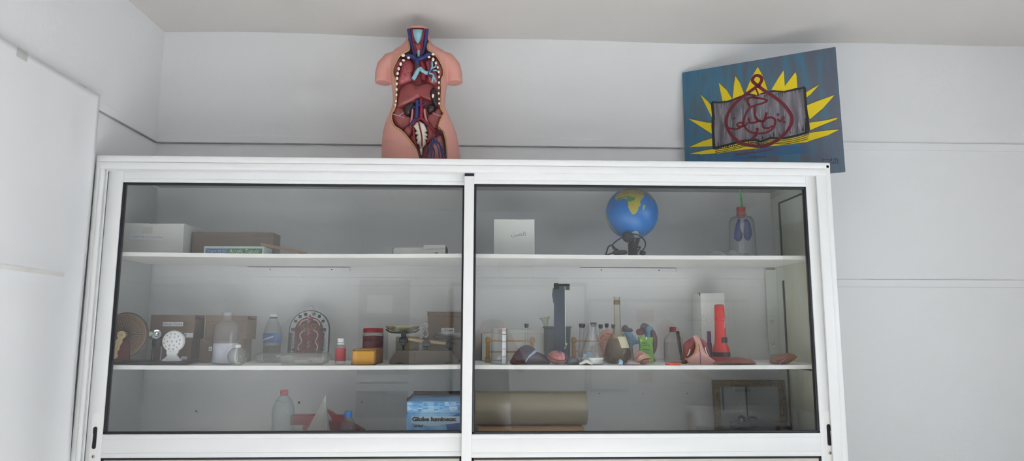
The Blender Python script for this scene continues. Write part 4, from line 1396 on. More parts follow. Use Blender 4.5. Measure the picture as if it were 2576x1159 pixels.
m.build('label_wave', M_white, lbl, 180)
m = MB(); m.lathe([(0, H), (8 * k, H), (8.8 * k, H - .003), (8.8 * k, B_(796.5)), (0, B_(796.5))], 28); m.build('cap', M_white, bt, 50)
m = MB(); m.lathe([(9.3 * k, B_(797)), (9.3 * k, B_(801)), (8.4 * k, B_(801)), (8.4 * k, B_(797))], 28); m.build('cap_ring', mat('ring_blue', '#2f4f86', .4), bt, 50)

# arched relief plaque
Y = 3.62; k = Y / 1712
pl = turned('relief_plaque', 'arched relief plaque with maroon centre, grey border and hanging loop', 'plaque', 775, Y, S2)
pl.rotation_euler = (math.radians(-4), 0, 0)
wA = 49.5 * k
zs = hz(829, Y) - S2; ztop = hz(779.5, Y) - S2


def arch(w, top, z0, n=20):
    rz_ = top - zs
    return [(-w, z0)] + [(w * math.cos(t), zs + (rz_) * math.sin(t)) for t in [math.pi - math.pi * i / n for i in range(n + 1)]] + [(w, z0)]


m = MB(); m.prism(arch(wA, ztop, 0), -.008, .008); m.build('backing', mat('dark_rim', '#24262a', .5), pl, 40)
m = MB(); m.prism(arch(wA * .955, ztop - .005, .003), -.012, -.008); m.build('border', mat('grey_relief', '#c6c9cc', .5, var=.5, vscale=90, second='#8d9095', bump=.4, bscale=150), pl, 40)
m = MB(); m.prism(arch(wA * .70, ztop - .036, .004), -.015, -.012); cen = m.build('centre_panel', mat('maroon_relief', '#5a242a', .45, var=.8, vscale=70, second='#814448', bump=.6, bscale=120), pl, 40)
m = MB(); m.tube([(wA * .15 * math.cos(t), 0, ztop + .002 + .023 * math.sin(t)) for t in [math.pi * i / 12 for i in range(13)]], .0026, 8); m.build('hanging_loop', M_steel, pl, 60)


def zpl(zx, zy):
    q = at(620 + zx / 5.796, 740 + zy / 5.796, Y - .014)
    return (q.x - pl.location.x, max(q.z - S2, .006))


for pts in ([(705, 385)], [(770, 318)], [(850, 285)], [(972, 280)], [(1052, 315)], [(1108, 385)], [(665, 510)], [(1130, 510)], [(712, 500)], [(1088, 510)], [(690, 800)], [(1075, 800)]):
    x, z = zpl(*pts[0]); s = .0075 if pts[0][1] < 450 else .008
    m = MB(); m.box((x - s, -.0165, z - s), (x + s, -.0115, z + s), .001)
    m.build('dark_tile', mat('dark_rim', '#24262a', .5), pl)
for sx, xz in ((0, (655, 690)), (1, (1122, 690))):
    m = MB()
    for i in range(14):
        x, z = zpl(xz[0], 560 + i * 20)
        m.box((x - .007, -.0145, z - .0012), (x + .007, -.0115, z + .0012))
    m.box((zpl(xz[0], 0)[0] - .0085, -.0135, zpl(0, 830)[1]), (zpl(xz[0], 0)[0] + .0085, -.0115, zpl(0, 550)[1]))
    m.build('side_scale', mat('dark_rim', '#24262a', .5), pl)
M_rel = mat('pale_relief', '#d6c6c1', .4, var=.4, vscale=60, second='#b39a95')
for pts in ([(850, 520), (810, 540), (775, 590), (790, 640), (800, 690), (760, 740), (750, 790), (765, 810)], [(975, 520), (1010, 540), (1035, 590), (1020, 640), (1000, 690), (1030, 740), (1030, 790), (1015, 810)], [(770, 450), (790, 400), (840, 370), (890, 365)], [(1060, 450), (1040, 400), (1000, 370), (965, 365)]):
    m = MB(); m.tube([(p.x, -.017, p.y) for p in smooth_path([zpl(*p) for p in pts], 5)], .0034, 8); m.build('tubule', M_rel, cen, 60)
for (a, c) in ((852, 462), (968, 460)):
    x, z = zpl(a, c)
    m = MB(); m.tube([(x + .012 * math.cos(t), -.017, z + .012 * math.sin(t)) for t in [2 * math.pi * i / 20 for i in range(20)]], .002, 8, closed=True)
    m.build('capsule', mat('olive_relief', '#8d8566', .5), cen, 60)
for (a, c) in ((858, 402), (968, 400)):
    x, z = zpl(a, c); m = MB(); m.ball((x, -.016, z), (.011, .004, .009), 12, 8); m.build('dark_knob', mat('dark_rim', '#24262a', .5), cen, 60)
m = MB(); xs, z1_ = zpl(915, 300); m.box((xs - .006, -.0195, .008), (xs + .006, -.015, z1_), .002); spine = m.build('middle_strip', mat('red_strip', '#7c1f26', .45), cen, 40)
for c in (350, 400, 520, 570, 700, 760):
    x, z = zpl(905, c); m = MB(); m.tube([(x + .0065 * math.cos(t), -.02, z + .0065 * math.sin(t)) for t in [i * .42 for i in range(12)]], .0015, 6); m.build('scroll', M_rel, cen, 60)

# clear plastic containers
M_clearbox = thin_glass('clear_container', (.96, .97, .97), f0=.06, edge=.6, edge_tint=(.65, .68, .68), haze=.16, haze_col=(.78, .8, .79), rough=.05)


def tub(label, x0, x1, top, Y, depth, z0, group):
    xa, xb = xx(x0, top, Y), xx(x1, top, Y)
    h = hz(top, Y) - z0
    o = thing('plastic_container', label, 'container', ((xa + xb) / 2, Y + depth / 2, z0), group)
    w = (xb - xa) / 2

    def rr(hw, hd, r=.014, n=5):
        out = []
        for (sx, sy, a0) in ((1, 1, 0), (-1, 1, math.pi / 2), (-1, -1, math.pi), (1, -1, 1.5 * math.pi)):
            for i in range(n + 1):
                t = a0 + math.pi / 2 * i / n
                out.append((sx * (hw - r) + r * math.cos(t), sy * (hd - r) + r * math.sin(t)))
        return out
    m = MB()
    lv = [(0, .86, .84), (.002, .9, .88), (h * .6, .95, .94), (h * .62, .985, .98)]
    R = [[m.bm.verts.new((x, y, z)) for x, y in rr(w * a, depth / 2 * c)] for z, a, c in lv]
    for A_, B2 in zip(R[:-1], R[1:]):
        for i in range(len(A_)):
            m.bm.faces.new((A_[i], A_[(i + 1) % len(A_)], B2[(i + 1) % len(A_)], B2[i]))
    m.bm.faces.new(R[0])
    m.build('tub', M_clearbox, o, 60)
    m = MB()
    lv = [(h * .62, 1.0, 1.0), (h * .74, 1.0, 1.0), (h * .76, .95, .94), (h * .97, .9, .88), (h, .86, .84)]
    R = [[m.bm.verts.new((x, y, z)) for x, y in rr(w * a, depth / 2 * c)] for z, a, c in lv]
    for A_, B2 in zip(R[:-1], R[1:]):
        for i in range(len(A_)):
            m.bm.faces.new((A_[i], A_[(i + 1) % len(A_)], B2[(i + 1) % len(A_)], B2[i]))
    m.bm.faces.new(R[-1])
    m.build('lid', M_clearbox, o, 60)
    return o


t1 = tub('clear plastic container with pale contents in front of the arched plaque', 699, 818, 887, 3.30, .15, S2, 'clear plastic containers')
m = MB(); m.box((-.045, -.03, .006), (.02, .04, .02), .005); m.box((.03, -.03, .005), (.09, .03, .018), .006); m.build('contents', mat('pale_contents', '#c8c8bf', .7), t1, 40)
t2 = tub('clear plastic container with a yellowish strip, left of the arched plaque', 638, 745, 888, 3.475, .11, S2, 'clear plastic containers')
m = MB(); m.box((.0, -.035, .028), (.075, .03, .036), .003); m.build('contents', mat('yellow_contents', '#c9bb8d', .7), t2, 40)

# red medicine bottle
Y = 3.36; k = Y / 1712
bt = turned('medicine_bottle', 'small bottle with red label and white cap on the middle shelf', 'bottle', 856, Y, S2)
B_ = lambda py: hz(py, Y) - S2
m = MB(); m.lathe([(0, .002), (11 * k, 0), (12.6 * k, .005), (12.6 * k, B_(874)), (10 * k, B_(868)), (7.5 * k, B_(865)), (7.5 * k, B_(861))], 32); m.build('glass', M_glass, bt, 60)
m = MB(); m.lathe([(12.9 * k, B_(906)), (12.95 * k, B_(905)), (12.95 * k, B_(876)), (12.6 * k, B_(875))], 36); m.build('label', mat('label_red', '#c03338', .5, var=.3, vscale=60, second='#ad2a30'), bt, 60)
m = MB(); m.lathe([(0, B_(906)), (12 * k, B_(906)), (12 * k, B_(876)), (0, B_(875))], 28); m.build('liquid', mat('dark_syrup', '#7c2226', .3), bt, 60)
m = MB(); m.lathe([(0, B_(850)), (7.2 * k, B_(850)), (8 * k, B_(852)), (8 * k, B_(860)), (0, B_(860))], 28); m.build('cap', M_white, bt, 50)
m = MB(); m.lathe([(8.2 * k, B_(862)), (8.2 * k, B_(865.5)), (7.2 * k, B_(865.5)), (7.2 * k, B_(862))], 28); m.build('cap_ring', M_white, bt, 50)

# wooden sliding box
Y = 3.295
xa, xb = xx(884, 900, Y), xx(944, 900, Y)
h = hz(878, Y) - S2
wb = thing('wooden_box', 'yellow varnished wooden box with sliding front in front of the red jar', 'box', ((xa + xb) / 2, Y + .12, S2))
w = (xb - xa) / 2
M_varn = mat('varnished_pine', '#d9a43f', .4, var=.7, vscale=5, second='#bd8428', stretch=(.5, 1, 3))
M_varnd = mat('varnished_side', '#a37340', .45, var=.7, vscale=5, second='#8a5f33', stretch=(3, .4, 3))
m = MB(); m.box((-w, -.118, 0), (-w + .007, .12, h - .001), .001); m.box((w - .007, -.118, 0), (w, .12, h + .001), .001); m.box((-w, .113, 0), (w, .12, h), .001); m.box((-w, -.118, 0), (w, .12, .006), .001)
m.build('carcass', M_varnd, wb, 40)
m = MB(); m.box((-w + .0065, -.12, .002), (w - .0065, -.11, h - .008), .001); m.build('front_panel', M_varn, wb, 40)
m = MB(); m.box((-w + .009, -.105, h - .007), (w - .014, .1, h - .002), .001); m.build('lid', M_varn, wb, 40)

# red jar
Y = 3.63; k = Y / 1712
bt = turned('red_jar', 'plastic jar of dark red contents with a red screw lid behind the wooden box', 'jar', 937, Y, S2)
B_ = lambda py: hz(py, Y) - S2
m = MB(); m.lathe([(0, .002), (22 * k, 0), (25.5 * k, .008), (25.5 * k, B_(858)), (24.6 * k, B_(857)), (24.6 * k, B_(855)), (25.5 * k, B_(854)), (25.5 * k, B_(842)), (23.5 * k, B_(838)), (22.5 * k, B_(833))], 40); m.build('jar', M_pet, bt, 60)
m = MB(); m.lathe([(0, .006), (22 * k, .006), (24.6 * k, .012), (24.6 * k, B_(845)), (0, B_(843))], 40); m.build('contents', mat('crimson_contents', '#86192a', .5, var=.4, vscale=30), bt, 60)
m = MB(); m.lathe([(0, B_(824.5)), (22.5 * k, B_(824.5)), (24.6 * k, B_(826.5)), (24.6 * k, B_(835.5)), (0, B_(835.5))], 40); m.build('lid', M_redcap, bt, 50)

# balance
Y = 3.40; k = Y / 1712
sc = thing('balance_scale', 'old two-pan balance scale on a brown sloped base', 'scale', (at(1068, 905, Y).x, Y, S2))


def sz(zx, zy, y=0.0):
    q = at(830 + zx / 6.438, 760 + zy / 6.438, Y + y)
    return Vector((q.x - sc.location.x, y, max(0, q.z - S2)))


M_iron = mat('black_iron', '#1d2024', .4)
M_scbase = mat('brown_scale_base', '#5f5246', .45, var=.5, vscale=9, second='#4a4038')
x0, x1 = sz(985, 980).x, sz(2080, 980).x
zt = sz(1500, 785, -.02).z
m = MB()
prof = [(0, 1.0), (.006, 1.0), (.016, .985), (.02, .975), (zt * .62, .90), (zt * .9, .83), (zt, .82)]
cx = (x0 + x1) / 2; hw = (x1 - x0) / 2
R = []
for z, s in prof:
    R.append([m.bm.verts.new((cx + hw * s * a, .062 * (s - .12) * c, z)) for a, c in ((-1, -1), (1, -1), (1, 1), (-1, 1))])
for A_, B2 in zip(R[:-1], R[1:]):
    for i in range(4):
        m.bm.faces.new((A_[i], A_[(i + 1) % 4], B2[(i + 1) % 4], B2[i]))
m.bm.faces.new(R[0]); m.bm.faces.new(R[-1])
m.build('base', M_scbase, sc, 30)
for a in (1150, 1900):
    q = sz(a, 960); m = MB(); m.box((q.x - .012, -.056, 0), (q.x + .012, -.05, .008), .002); m.build('foot', M_iron, sc, 40)


def pan(cx_, cz, r, material):
    m = MB(); m.lathe([(0, cz - .020), (r * .5, cz - .019), (r * .82, cz - .010), (r, cz + .004), (r * 1.01, cz + .006), (r * .97, cz + .005), (r * .8, cz - .007), (r * .48, cz - .016), (0, cz - .017)], 40, c=(cx_, 0, 0))
    return m.build('pan', material, sc, 60)


pL, pR = sz(1180, 400), sz(1900, 520)
pan(pL.x, pL.z - .004, 42 * k, mat('brass_pan', '#b9b391', .25, metal=.8)); pan(pR.x + .01, pR.z, 40 * k, M_steel)
for q, r in ((pL, 41 * k), (pR + Vector((.01, 0, .004)), 39 * k)):
    m = MB()
    m.tube(smooth_path([q + Vector((-r, 0, -.012)), q + Vector((-r * .72, -.004, -.026)), q + Vector((0, -.006, -.03)), q + Vector((r * .72, -.004, -.026)), q + Vector((r, 0, -.012))], 5), .0042, 8)
    m.box((q.x - .02, -.016, q.z - .034), (q.x + .02, .016, q.z - .022), .003)
    m.build('pan_support', M_iron, sc, 50)
for a, c0, c1, w_ in ((1195, 480, 690, .021), (1565, 585, 700, .02), (1935, 600, 730, .018)):
    qa, qb = sz(a, c0), sz(a, c1)
    m = MB()
    m.box((qa.x - w_ * .55, -.014, qb.z - .004), (qa.x + w_ * .55, .014, qa.z), .004)
    qm = sz(a, (c0 + c1) / 2 + 30)
    m.box((qm.x - w_, -.018, qm.z - .014), (qm.x + w_, .018, qm.z + .012), .005)
    m.tube([(qa.x, 0, qb.z), (qa.x, 0, zt - .002)], [.006, .005], 12)
    m.build('column', M_iron, sc, 50)
qa, qb, qc = sz(1230, 590), sz(1560, 645), sz(1930, 670)
m = MB()
m.tube([qa + Vector((0, .0, 0)), qb, qc], [.0095, .0105, .0095], 10, flat=.7)
m.build('beam', mat('dull_brass', '#a08a62', .45, metal=.3), sc, 50)
m = MB()
m.tube(smooth_path([sz(1530, 570, -.01), sz(1505, 520, -.01), sz(1525, 440, -.01), sz(1500, 370, -.01), sz(1545, 340, -.01), sz(1590, 370, -.01), sz(1565, 440, -.01), sz(1590, 520, -.01), sz(1550, 570, -.01)], 5), .0028, 8)
m.build('pointer', mat('dull_steel', '#a39c94', .35, metal=.6), sc, 60)

b = Box('white_carton', 'white carton standing upright behind the left pan of the balance', 'box', 977, 1064, 819, 3.62, .1, S2, M_white)
b = Box('small_tin', 'small beige tin box behind the left column of the balance', 'box', 996, 1051, 847, 3.52, .06, S2, mat('beige_tin', '#98917f', .6, var=.6, vscale=14, second='#8d8a80'))
b.patch('label', mat('ochre_label', '#a08c56', .6), 1020, 850, 1036, 880)
b = Box('cardboard_box', 'tall brown cardboard box with white Arabic label behind the right pan of the balance', 'box', 1076, 1166, 784.5, 3.56, .14, S2, M_card)
lb = b.patch('label', M_paper, 1110, 825.5, 1142.5, 837)
text('lettering', arabic('محلال'), .05, M_ink, lb, (b.p(1126, 831).x, -b.d / 2 - .0012, b.p(1126, 831).z), width=b.p(1139, 0).x - b.p(1114, 0).x, height=.017)
b.patch('packing_tape', mat('brown_tape', '#8c6338', .3), 1121, 785, 1133, 825)
m = MB(); a = b.p(1094, 796); c = b.p(1163, 795); m.box((a.x, a.y - .0012, a.z - .0012), (c.x, a.y, a.z + .0008)); m.build('flap_slit', M_ink, b.o)
m = MB(); a = b.p(1077, 790); m.box((-b.w / 2 - .001, -b.d / 2 - .001, b.h - .022), (-b.w / 2 + .006, -b.d / 2 + .01, b.h + .001), .001); m.build('corner_tape', M_shade, b.o)


def blob(name, material, parent, outline, Y, depth, org, n=7, power=.5, dy=0.0, floor=0.0, sm=True):
    """a rounded solid seen from the front as the given outline (enlargement pixels; org = (x, y, scale)); both halves swell"""
    pts = []
    for a, c in outline:
        q = at(org[0] + a / org[2], org[1] + c / org[2], Y)
        pts.append((q.x - parent.location.x, max(q.z - parent.location.z, floor)))
    if sm:
        pts = [(v.x, max(v.y, floor)) for v in smooth_path(pts, 4, True)]
    m = MB()
    c = sum((Vector(p) for p in pts), Vector((0, 0))) / len(pts)
    y0 = Y - parent.location.y + dy
    N = len(pts)
    for sgn in (-1, 1):
        rings = []
        for k_ in range(n):
            s = 1 - (k_ / n) ** 1.6
            hh = sgn * depth * max(1 - s * s, 0) ** power
            rings.append([m.bm.verts.new((c.x + (p[0] - c.x) * s, y0 + hh, c.y + (p[1] - c.y) * s)) for p in pts])
        top = m.bm.verts.new((c.x, y0 + sgn * depth, c.y))
        for A_, B2 in zip(rings[:-1], rings[1:]):
            for i in range(N):
                j = (i + 1) % N
                m.bm.faces.new((A_[i], A_[j], B2[j], B2[i]))
        for i in range(N):
            m.bm.faces.new((rings[-1][i], rings[-1][(i + 1) % N], top))
    bmesh.ops.remove_doubles(m.bm, verts=m.bm.verts[:], dist=1e-6)
    return m.build(name, material, parent, 60)


OA = (1180, 690, 4.637); OB = (1430, 720, 5.268); OC = (1640, 720, 5.269)


def loc(o, org, zx, zy, Y):
    q = at(org[0] + zx / org[2], org[1] + zy / org[2], Y)
    return Vector((q.x - o.location.x, Y - o.location.y, max(q.z - o.location.z, 0)))


M_wood = mat('turned_beech', '#bd9a6c', .55, var=.4, vscale=9, second='#a98557')
M_rubber = mat('black_stopper', '#22252b', .5)

# white carton at the back
b = Box('white_carton', 'white carton lying at the back, behind the left test tube rack', 'box', 1211, 1367, 840, 3.63, .09, S2, M_white)
m = MB()
m.grid(lambda u, v: (b.w * (-.1 + .6 * u), -b.d / 2 + .002 + .01 * v, b.h + .004 + v * (.012 + .012 * u + .004 * math.sin(u * 9))), 14, 3)
o = m.build('lid_flap', M_white, b.o, 180)
m = MB(); m.box((-b.w / 2 - .001, -b.d / 2 - .001, 0), (-b.w / 2 + .004, -b.d / 2 + .003, b.h + .002), .0005); m.build('corner_tape', mat('dull_tape', '#6f6a60', .6), b.o)


def rack(label, px0, px1, pytop, Y, tubes, group):
    xa, xb = xx(px0, 890, Y), xx(px1, 890, Y)
    o = thing('test_tube_rack', label, 'test tube rack', ((xa + xb) / 2, Y, S2), group)
    H = hz(pytop, Y) - S2
    hw = (xb - xa) / 2
    for s in (-1, 1):
        m = MB()
        m.box((s * (hw - .014) - .014, -.035, 0), (s * (hw - .014) + .014, .035, .02), .003)
        m.lathe([(.008, .02), (.0115, .026), (.009, .032), (.0105, .05), (.0105, H - .03), (.009, H - .024), (.0125, H - .018), (.0125, H + .004), (.008, H + .010), (0, H + .012)], 20, c=(s * (hw - .014), 0, 0))
        m.build('post', M_wood, o, 50)
    for sy in (-1, 1):      # front and back slats with the tubes between them
        m = MB(); m.box((-hw, sy * .0175 - .0045, H - .013), (hw, sy * .0175 + .0045, H - .005), .001)
        m.build('top_rail', M_wood, o)
        m = MB(); m.box((-hw + .02, sy * .0175 - .0045, H * .42), (hw - .02, sy * .0175 + .0045, H * .42 + .007), .001)
        m.build('lower_rail', M_wood, o)
    return o, H, hw


def tube_thing(label, px, pytop, Y, slant, r, group, stopper=1.0, low=.02, sy=0.0):
    """stoppered test tube standing in a rack"""
    q = at(px, pytop, Y)
    o = thing('test_tube', label, 'test tube', (q.x, Y, S2 + low), group)
    H = q.z - S2 - low
    m = MB()
    m.lathe([(0, 0), (r * .6, .003), (r, .010), (r, H - .018), (r * 1.12, H - .016)], 20)
    m.build('glass', M_glass, o, 60)
    m = MB()
    m.lathe([(0, H - .022), (r * .9, H - .022), (r * 1.35 * stopper, H - .016), (r * 1.45 * stopper, H - .002), (r * 1.3 * stopper, H), (0, H)], 20)
    m.build('stopper', M_rubber, o, 50)
    o.rotation_euler = (0, slant, 0)
    return o


r1, H1, w1 = rack('wooden test tube rack holding one tube, left of the purple liver model', 1220, 1346, 853, 3.47, 1, 'wooden test tube racks')
tube_thing('single black-stoppered test tube in the left rack above the purple liver model', 1324.5, 813.5, 3.47, 0, .0075, 'test tubes with black stoppers')

# clear cylinder with a paper scale
Y = 3.35; k = Y / 1712
bt = turned('measuring_jar', 'clear plastic cylinder with a white strip divided by red marks', 'jar', 1256, Y, S2)
B_ = lambda py: hz(py, Y) - S2
m = MB(); m.lathe([(0, .002), (20 * k, .0), (21 * k, .004), (21 * k, B_(846)), (19.6 * k, B_(840)), (19.6 * k, B_(828)), (20.4 * k, B_(826))], 40); m.build('cylinder', M_pet, bt, 60)
m = MB()
a0, a1 = -1.25, -.72
m.grid(lambda u, v: (21.4 * k * math.cos(a0 + (a1 - a0) * u), 21.4 * k * math.sin(a0 + (a1 - a0) * u), .002 + (B_(826) - .002) * v), 6, 12)
stp = m.build('scale_strip', M_paper, bt, 180)
for i, c in enumerate((823 + 18.5, 842 + 18, 878, 896)):
    m = MB()
    m.grid(lambda u, v: (21.6 * k * math.cos(a0 + (a1 - a0) * u), 21.6 * k * math.sin(a0 + (a1 - a0) * u), B_(c) + .0022 * v), 6, 2)
    m.build('scale_mark', mat('red_ink', '#a13a41', .6) if i > 1 else M_ink, stp, 180)
m = MB(); m.grid(lambda u, v: (21.6 * k * math.cos(a0 + (a1 - a0) * u), 21.6 * k * math.sin(a0 + (a1 - a0) * u), B_(833) + .010 * v), 6, 3); m.build('scale_mark', mat('pink_ink', '#d9a5a6', .6), stp, 180)

# liver model
lv = turned('liver_model', 'dark purple liver model with a pale blue ligament band', 'liver model', 1333, 3.34, S2)
M_liver = mat('liver_purple', '#463a48', .4, var=.3, vscale=18, second='#54434f')
blob('liver', M_liver, lv, [(486, 1048), (500, 975), (540, 905), (600, 848), (660, 824), (715, 832), (770, 868), (800, 905), (850, 925), (905, 965), (935, 1005), (930, 1050), (700, 1056)], 3.34, .045, OA, power=.6)
m = MB(); m.tube(smooth_path([loc(lv, OA, 658, 1022, 3.302), loc(lv, OA, 700, 960, 3.296), loc(lv, OA, 750, 915, 3.30), loc(lv, OA, 785, 885, 3.32)], 5), [.003] * 5 + [.005] * 5 + [.007] * 5 + [.008], 10); m.build('ligament', mat('pale_blue_ligament', '#97b2cf', .4), lv, 60)
blob('gall_bladder', mat('dark_red_gall', '#4a1c26', .4), lv, [(488, 1045), (492, 985), (520, 980), (545, 1010), (570, 1045), (530, 1052)], 3.315, .014, OA)

# grey bucket and funnel
Y = 3.635; k = Y / 1712
bk = turned('grey_container', 'dark grey cylindrical container behind the tall blue column', 'container', 1402, Y, S2)
B_ = lambda py: hz(py, Y) - S2
M_bucket = mat('grey_plastic', '#5c6066', .5)
m = MB(); m.lathe([(0, 0), (30 * k, 0), (31 * k, .004), (33.5 * k, B_(825)), (36 * k, B_(824)), (36 * k, B_(820)), (33 * k, B_(820)), (30 * k, .02), (0, .02)], 40); m.build('body', M_bucket, bk, 50)
m = MB(); m.lathe([(0, B_(826)), (32.5 * k, B_(826)), (32.5 * k, B_(821.5)), (0, B_(821.5))], 40); m.build('lid', M_bucket, bk, 50)
zf = S2 + B_(821.5)
q = at(1374, 806, Y)
fn = thing('glass_funnel', 'small greenish glass funnel tilted on the grey container', 'funnel', (q.x, Y, zf + .001))
m = MB(); hh = hz(797, Y) - zf
m.lathe([(.012, 0), (.012, .008), (.016, hh * .55), (.030, hh), (.0275, hh + .001)], 32)
m.build('funnel', thin_glass('green_glass', (.88, .93, .85), f0=.05, edge=.6, edge_tint=(.4, .48, .36), haze=.12, haze_col=(.7, .78, .6)), fn, 60)
m = MB(); m.lathe([(0, hh - .002), (.0285, hh - .001), (.0285, hh + .002), (0, hh + .003)], 32); m.build('filter_disc', mat('yellow_green_disc', '#c3c9ac', .5), fn, 60)
fn.rotation_euler = (.10, -.18, 0)

# tall blue column
Y = 3.455
col = turned('blue_column', 'tall dark blue column with black top arm and hanging string', 'free fall apparatus', 1408, Y, S2)
k = Y / 1712
M_slate = mat('slate_blue', '#223247', .45)
B_ = lambda py: hz(py, Y) - S2
m = MB(); m.box((-13.2 * k, -.014, .012), (13.2 * k, .014, B_(716)), .002)
m.build('column', M_slate, col, 40)
m = MB(); m.box((-.04, -.05, 0), (.05, .05, .013), .002); m.build('base', M_black, col, 40)
m = MB(); a, c = loc(col, OA, 988, 180, Y), loc(col, OA, 1168, 110, Y); m.box((a.x, -.022, a.z), (c.x, .012, c.z), .002); m.build('top_arm', M_black, col, 40)
m = MB(); q = loc(col, OA, 1012, 112, Y); m.tube([(q.x - .010, -.006, q.z - .002), (q.x + .012, -.006, q.z - .002)], .007, 12); m.build('arm_knob', M_black, col, 50)
m = MB(); q0, q1, q2 = loc(col, OA, 1113, 140, Y), loc(col, OA, 1116, 560, Y), loc(col, OA, 1120, 800, Y)
m.tube(smooth_path([(q0.x, -.024, q0.z), (q1.x, -.021, q1.z), (q2.x, -.019, q2.z)], 6), .0016, 6)
m.tube(smooth_path([(q2.x, -.019, q2.z), (q2.x + .004, -.02, q2.z - .008), (q2.x - .002, -.02, q2.z - .02), (q2.x - .006, -.02, q2.z - .028)], 4), .0018, 6)
m.tube(smooth_path([(q2.x, -.02, q2.z + .002), (q2.x + .008, -.021, q2.z - .002), (q2.x + .002, -.021, q2.z - .008), (q2.x - .002, -.02, q2.z)], 4), .0016, 6)
m.build('string', mat('white_string', '#d7d6d2', .8), col, 60)
m = MB(); q = loc(col, OA, 984, 300, Y); m.prism([(q.x - .002, q.z + .06), (q.x - .006, q.z + .03), (q.x - .001, q.z - .01), (q.x + .006, q.z - .02), (q.x + .006, q.z + .06)], -.012, .012); m.build('side_plate', M_slate, col)

# heart model
ht = turned('heart_model', 'small pink and red heart model lying at the foot of the blue column', 'heart model', 1404, 3.325, S2)
M_heart = mat('heart_red', '#9a4044', .4, var=.6, vscale=30, second='#cd9286')
blob('heart', M_heart, ht, [(915, 965), (925, 925), (965, 893), (1030, 882), (1090, 900), (1135, 935), (1148, 975), (1130, 1020), (1060, 1046), (985, 1040), (940, 1010)], 3.325, .042, OA, power=.6)
blob('atrium', M_pink, ht, [(1065, 925), (1090, 908), (1115, 930), (1120, 985), (1095, 1005), (1070, 985)], 3.30, .022, OA)
blob('great_vessel', mat('vessel_violet', '#47407e', .4), ht, [(1030, 884), (1060, 880), (1078, 905), (1060, 925), (1030, 905)], 3.305, .016, OA)
blob('great_vessel', mat('vessel_violet', '#47407e', .4), ht, [(1125, 925), (1146, 945), (1142, 1000), (1122, 985)], 3.305, .016, OA)
m = MB(); m.tube(smooth_path([loc(ht, OA, 918, 945, 3.292), loc(ht, OA, 960, 975, 3.286), loc(ht, OA, 1040, 1002, 3.285), loc(ht, OA, 1120, 1000, 3.292)], 5), .0022, 8); m.build('seam', M_purple, ht, 60)
# dark kidney model
kd = turned('kidney_model', 'small dark grey kidney model lying right of the heart model', 'kidney model', 1441, 3.325, S2)
blob('kidney', mat('slate_organ', '#565763', .4, var=.4, vscale=25, second='#6a6a74'), kd, [(1120, 1020), (1150, 980), (1200, 962), (1250, 972), (1290, 1005), (1298, 1035), (1260, 1054), (1150, 1052)], 3.325, .03, OA, power=.6)

# second rack and its tubes
r2, H2, w2 = rack('wooden test tube rack with five tubes, right of the blue column', 1437, 1556, 852, 3.60, 5, 'wooden test tube racks')
GT = 'test tubes with black stoppers'
tube_thing('wide black-stoppered test tube leaning beside the blue column, first of the five', 1460, 813.5, 3.60, .05, .0125, GT, .95)
tube_thing('wide black-stoppered test tube directly behind the neck of the conical flask', 1493, 811, 3.60, 0, .0115, GT, 1.0)
tube_thing('black-stoppered test tube just right of the conical flask neck', 1511, 815.5, 3.60, 0, .0082, GT, 1.0)
tube_thing('black-stoppered test tube above the pink brain half, fourth of the five', 1526, 813, 3.60, 0, .0075, GT, 1.0)
tube_thing('black-stoppered test tube touching the long neck of the brown flask', 1541, 815.5, 3.60, .02, .0075, GT, 1.0)

# brain half with coiled gyri
M_brain = mat('brain_pink', '#d3a394', .5, var=.5, vscale=30, second='#bd887c')
br = turned('brain_half', 'large pink brain half with folded surface standing behind the flasks', 'brain model', 1524, 3.53, S2)
bo = blob('brain', M_brain, br, [(378, 860), (385, 740), (405, 650), (445, 590), (510, 560), (575, 575), (610, 640), (612, 760), (590, 880), (560, 960), (480, 985), (415, 950)], 3.53, .035, OB, power=.6)
m = MB()
for pts in ([(400, 700), (430, 640), (490, 610), (560, 620), (590, 680)], [(395, 780), (430, 720), (490, 690), (540, 710), (560, 760), (520, 790), (470, 770), (440, 800)], [(400, 850), (440, 830), (500, 850), (560, 820), (590, 760)], [(420, 900), (480, 890), (540, 900), (580, 860)], [(450, 600), (500, 650), (560, 660)], [(430, 940), (500, 930), (560, 940)]):
    m.tube([(p.x, -.03 + .018 * min(1, abs(p.x / .05)) ** 2, p.z) for p in smooth_path([loc(br, OB, a, c, 3.50) for a, c in pts], 5)], .0055, 8)
m.build('gyri', M_brain, br, 60)

# conical flask
Y = 3.335; k = Y / 1712
cf = turned('conical_flask', 'conical glass flask with milky white bottom and a blue and white sticker', 'flask', 1490, Y, S2)
B_ = lambda py: hz(py, Y) - S2
m = MB(); m.lathe([(0, .002), (27 * k, 0), (29.5 * k, .008), (26 * k, B_(885)), (12.5 * k, B_(842)), (9.4 * k, B_(832)), (9.2 * k, B_(819)), (10.6 * k, B_(815)), (9.6 * k, B_(814.5))], 44); m.build('glass', M_glass, cf, 60)
m = MB(); m.lathe([(0, .003), (27 * k, .003), (28.8 * k, .009), (28 * k, B_(898)), (0, B_(898))], 40); m.build('white_filling', mat('milky_filling', '#d9dad9', .6), cf, 60)
st0 = loc(cf, OB, 176, 960, Y)


def cone_pt(a, z, off=.0007):
    t = max(0, min(1, (z - .008) / (B_(842) - .008)))
    r = (29.5 + (12.5 - 29.5) * t) * k + off
    return (r * math.cos(a), r * math.sin(a), z)


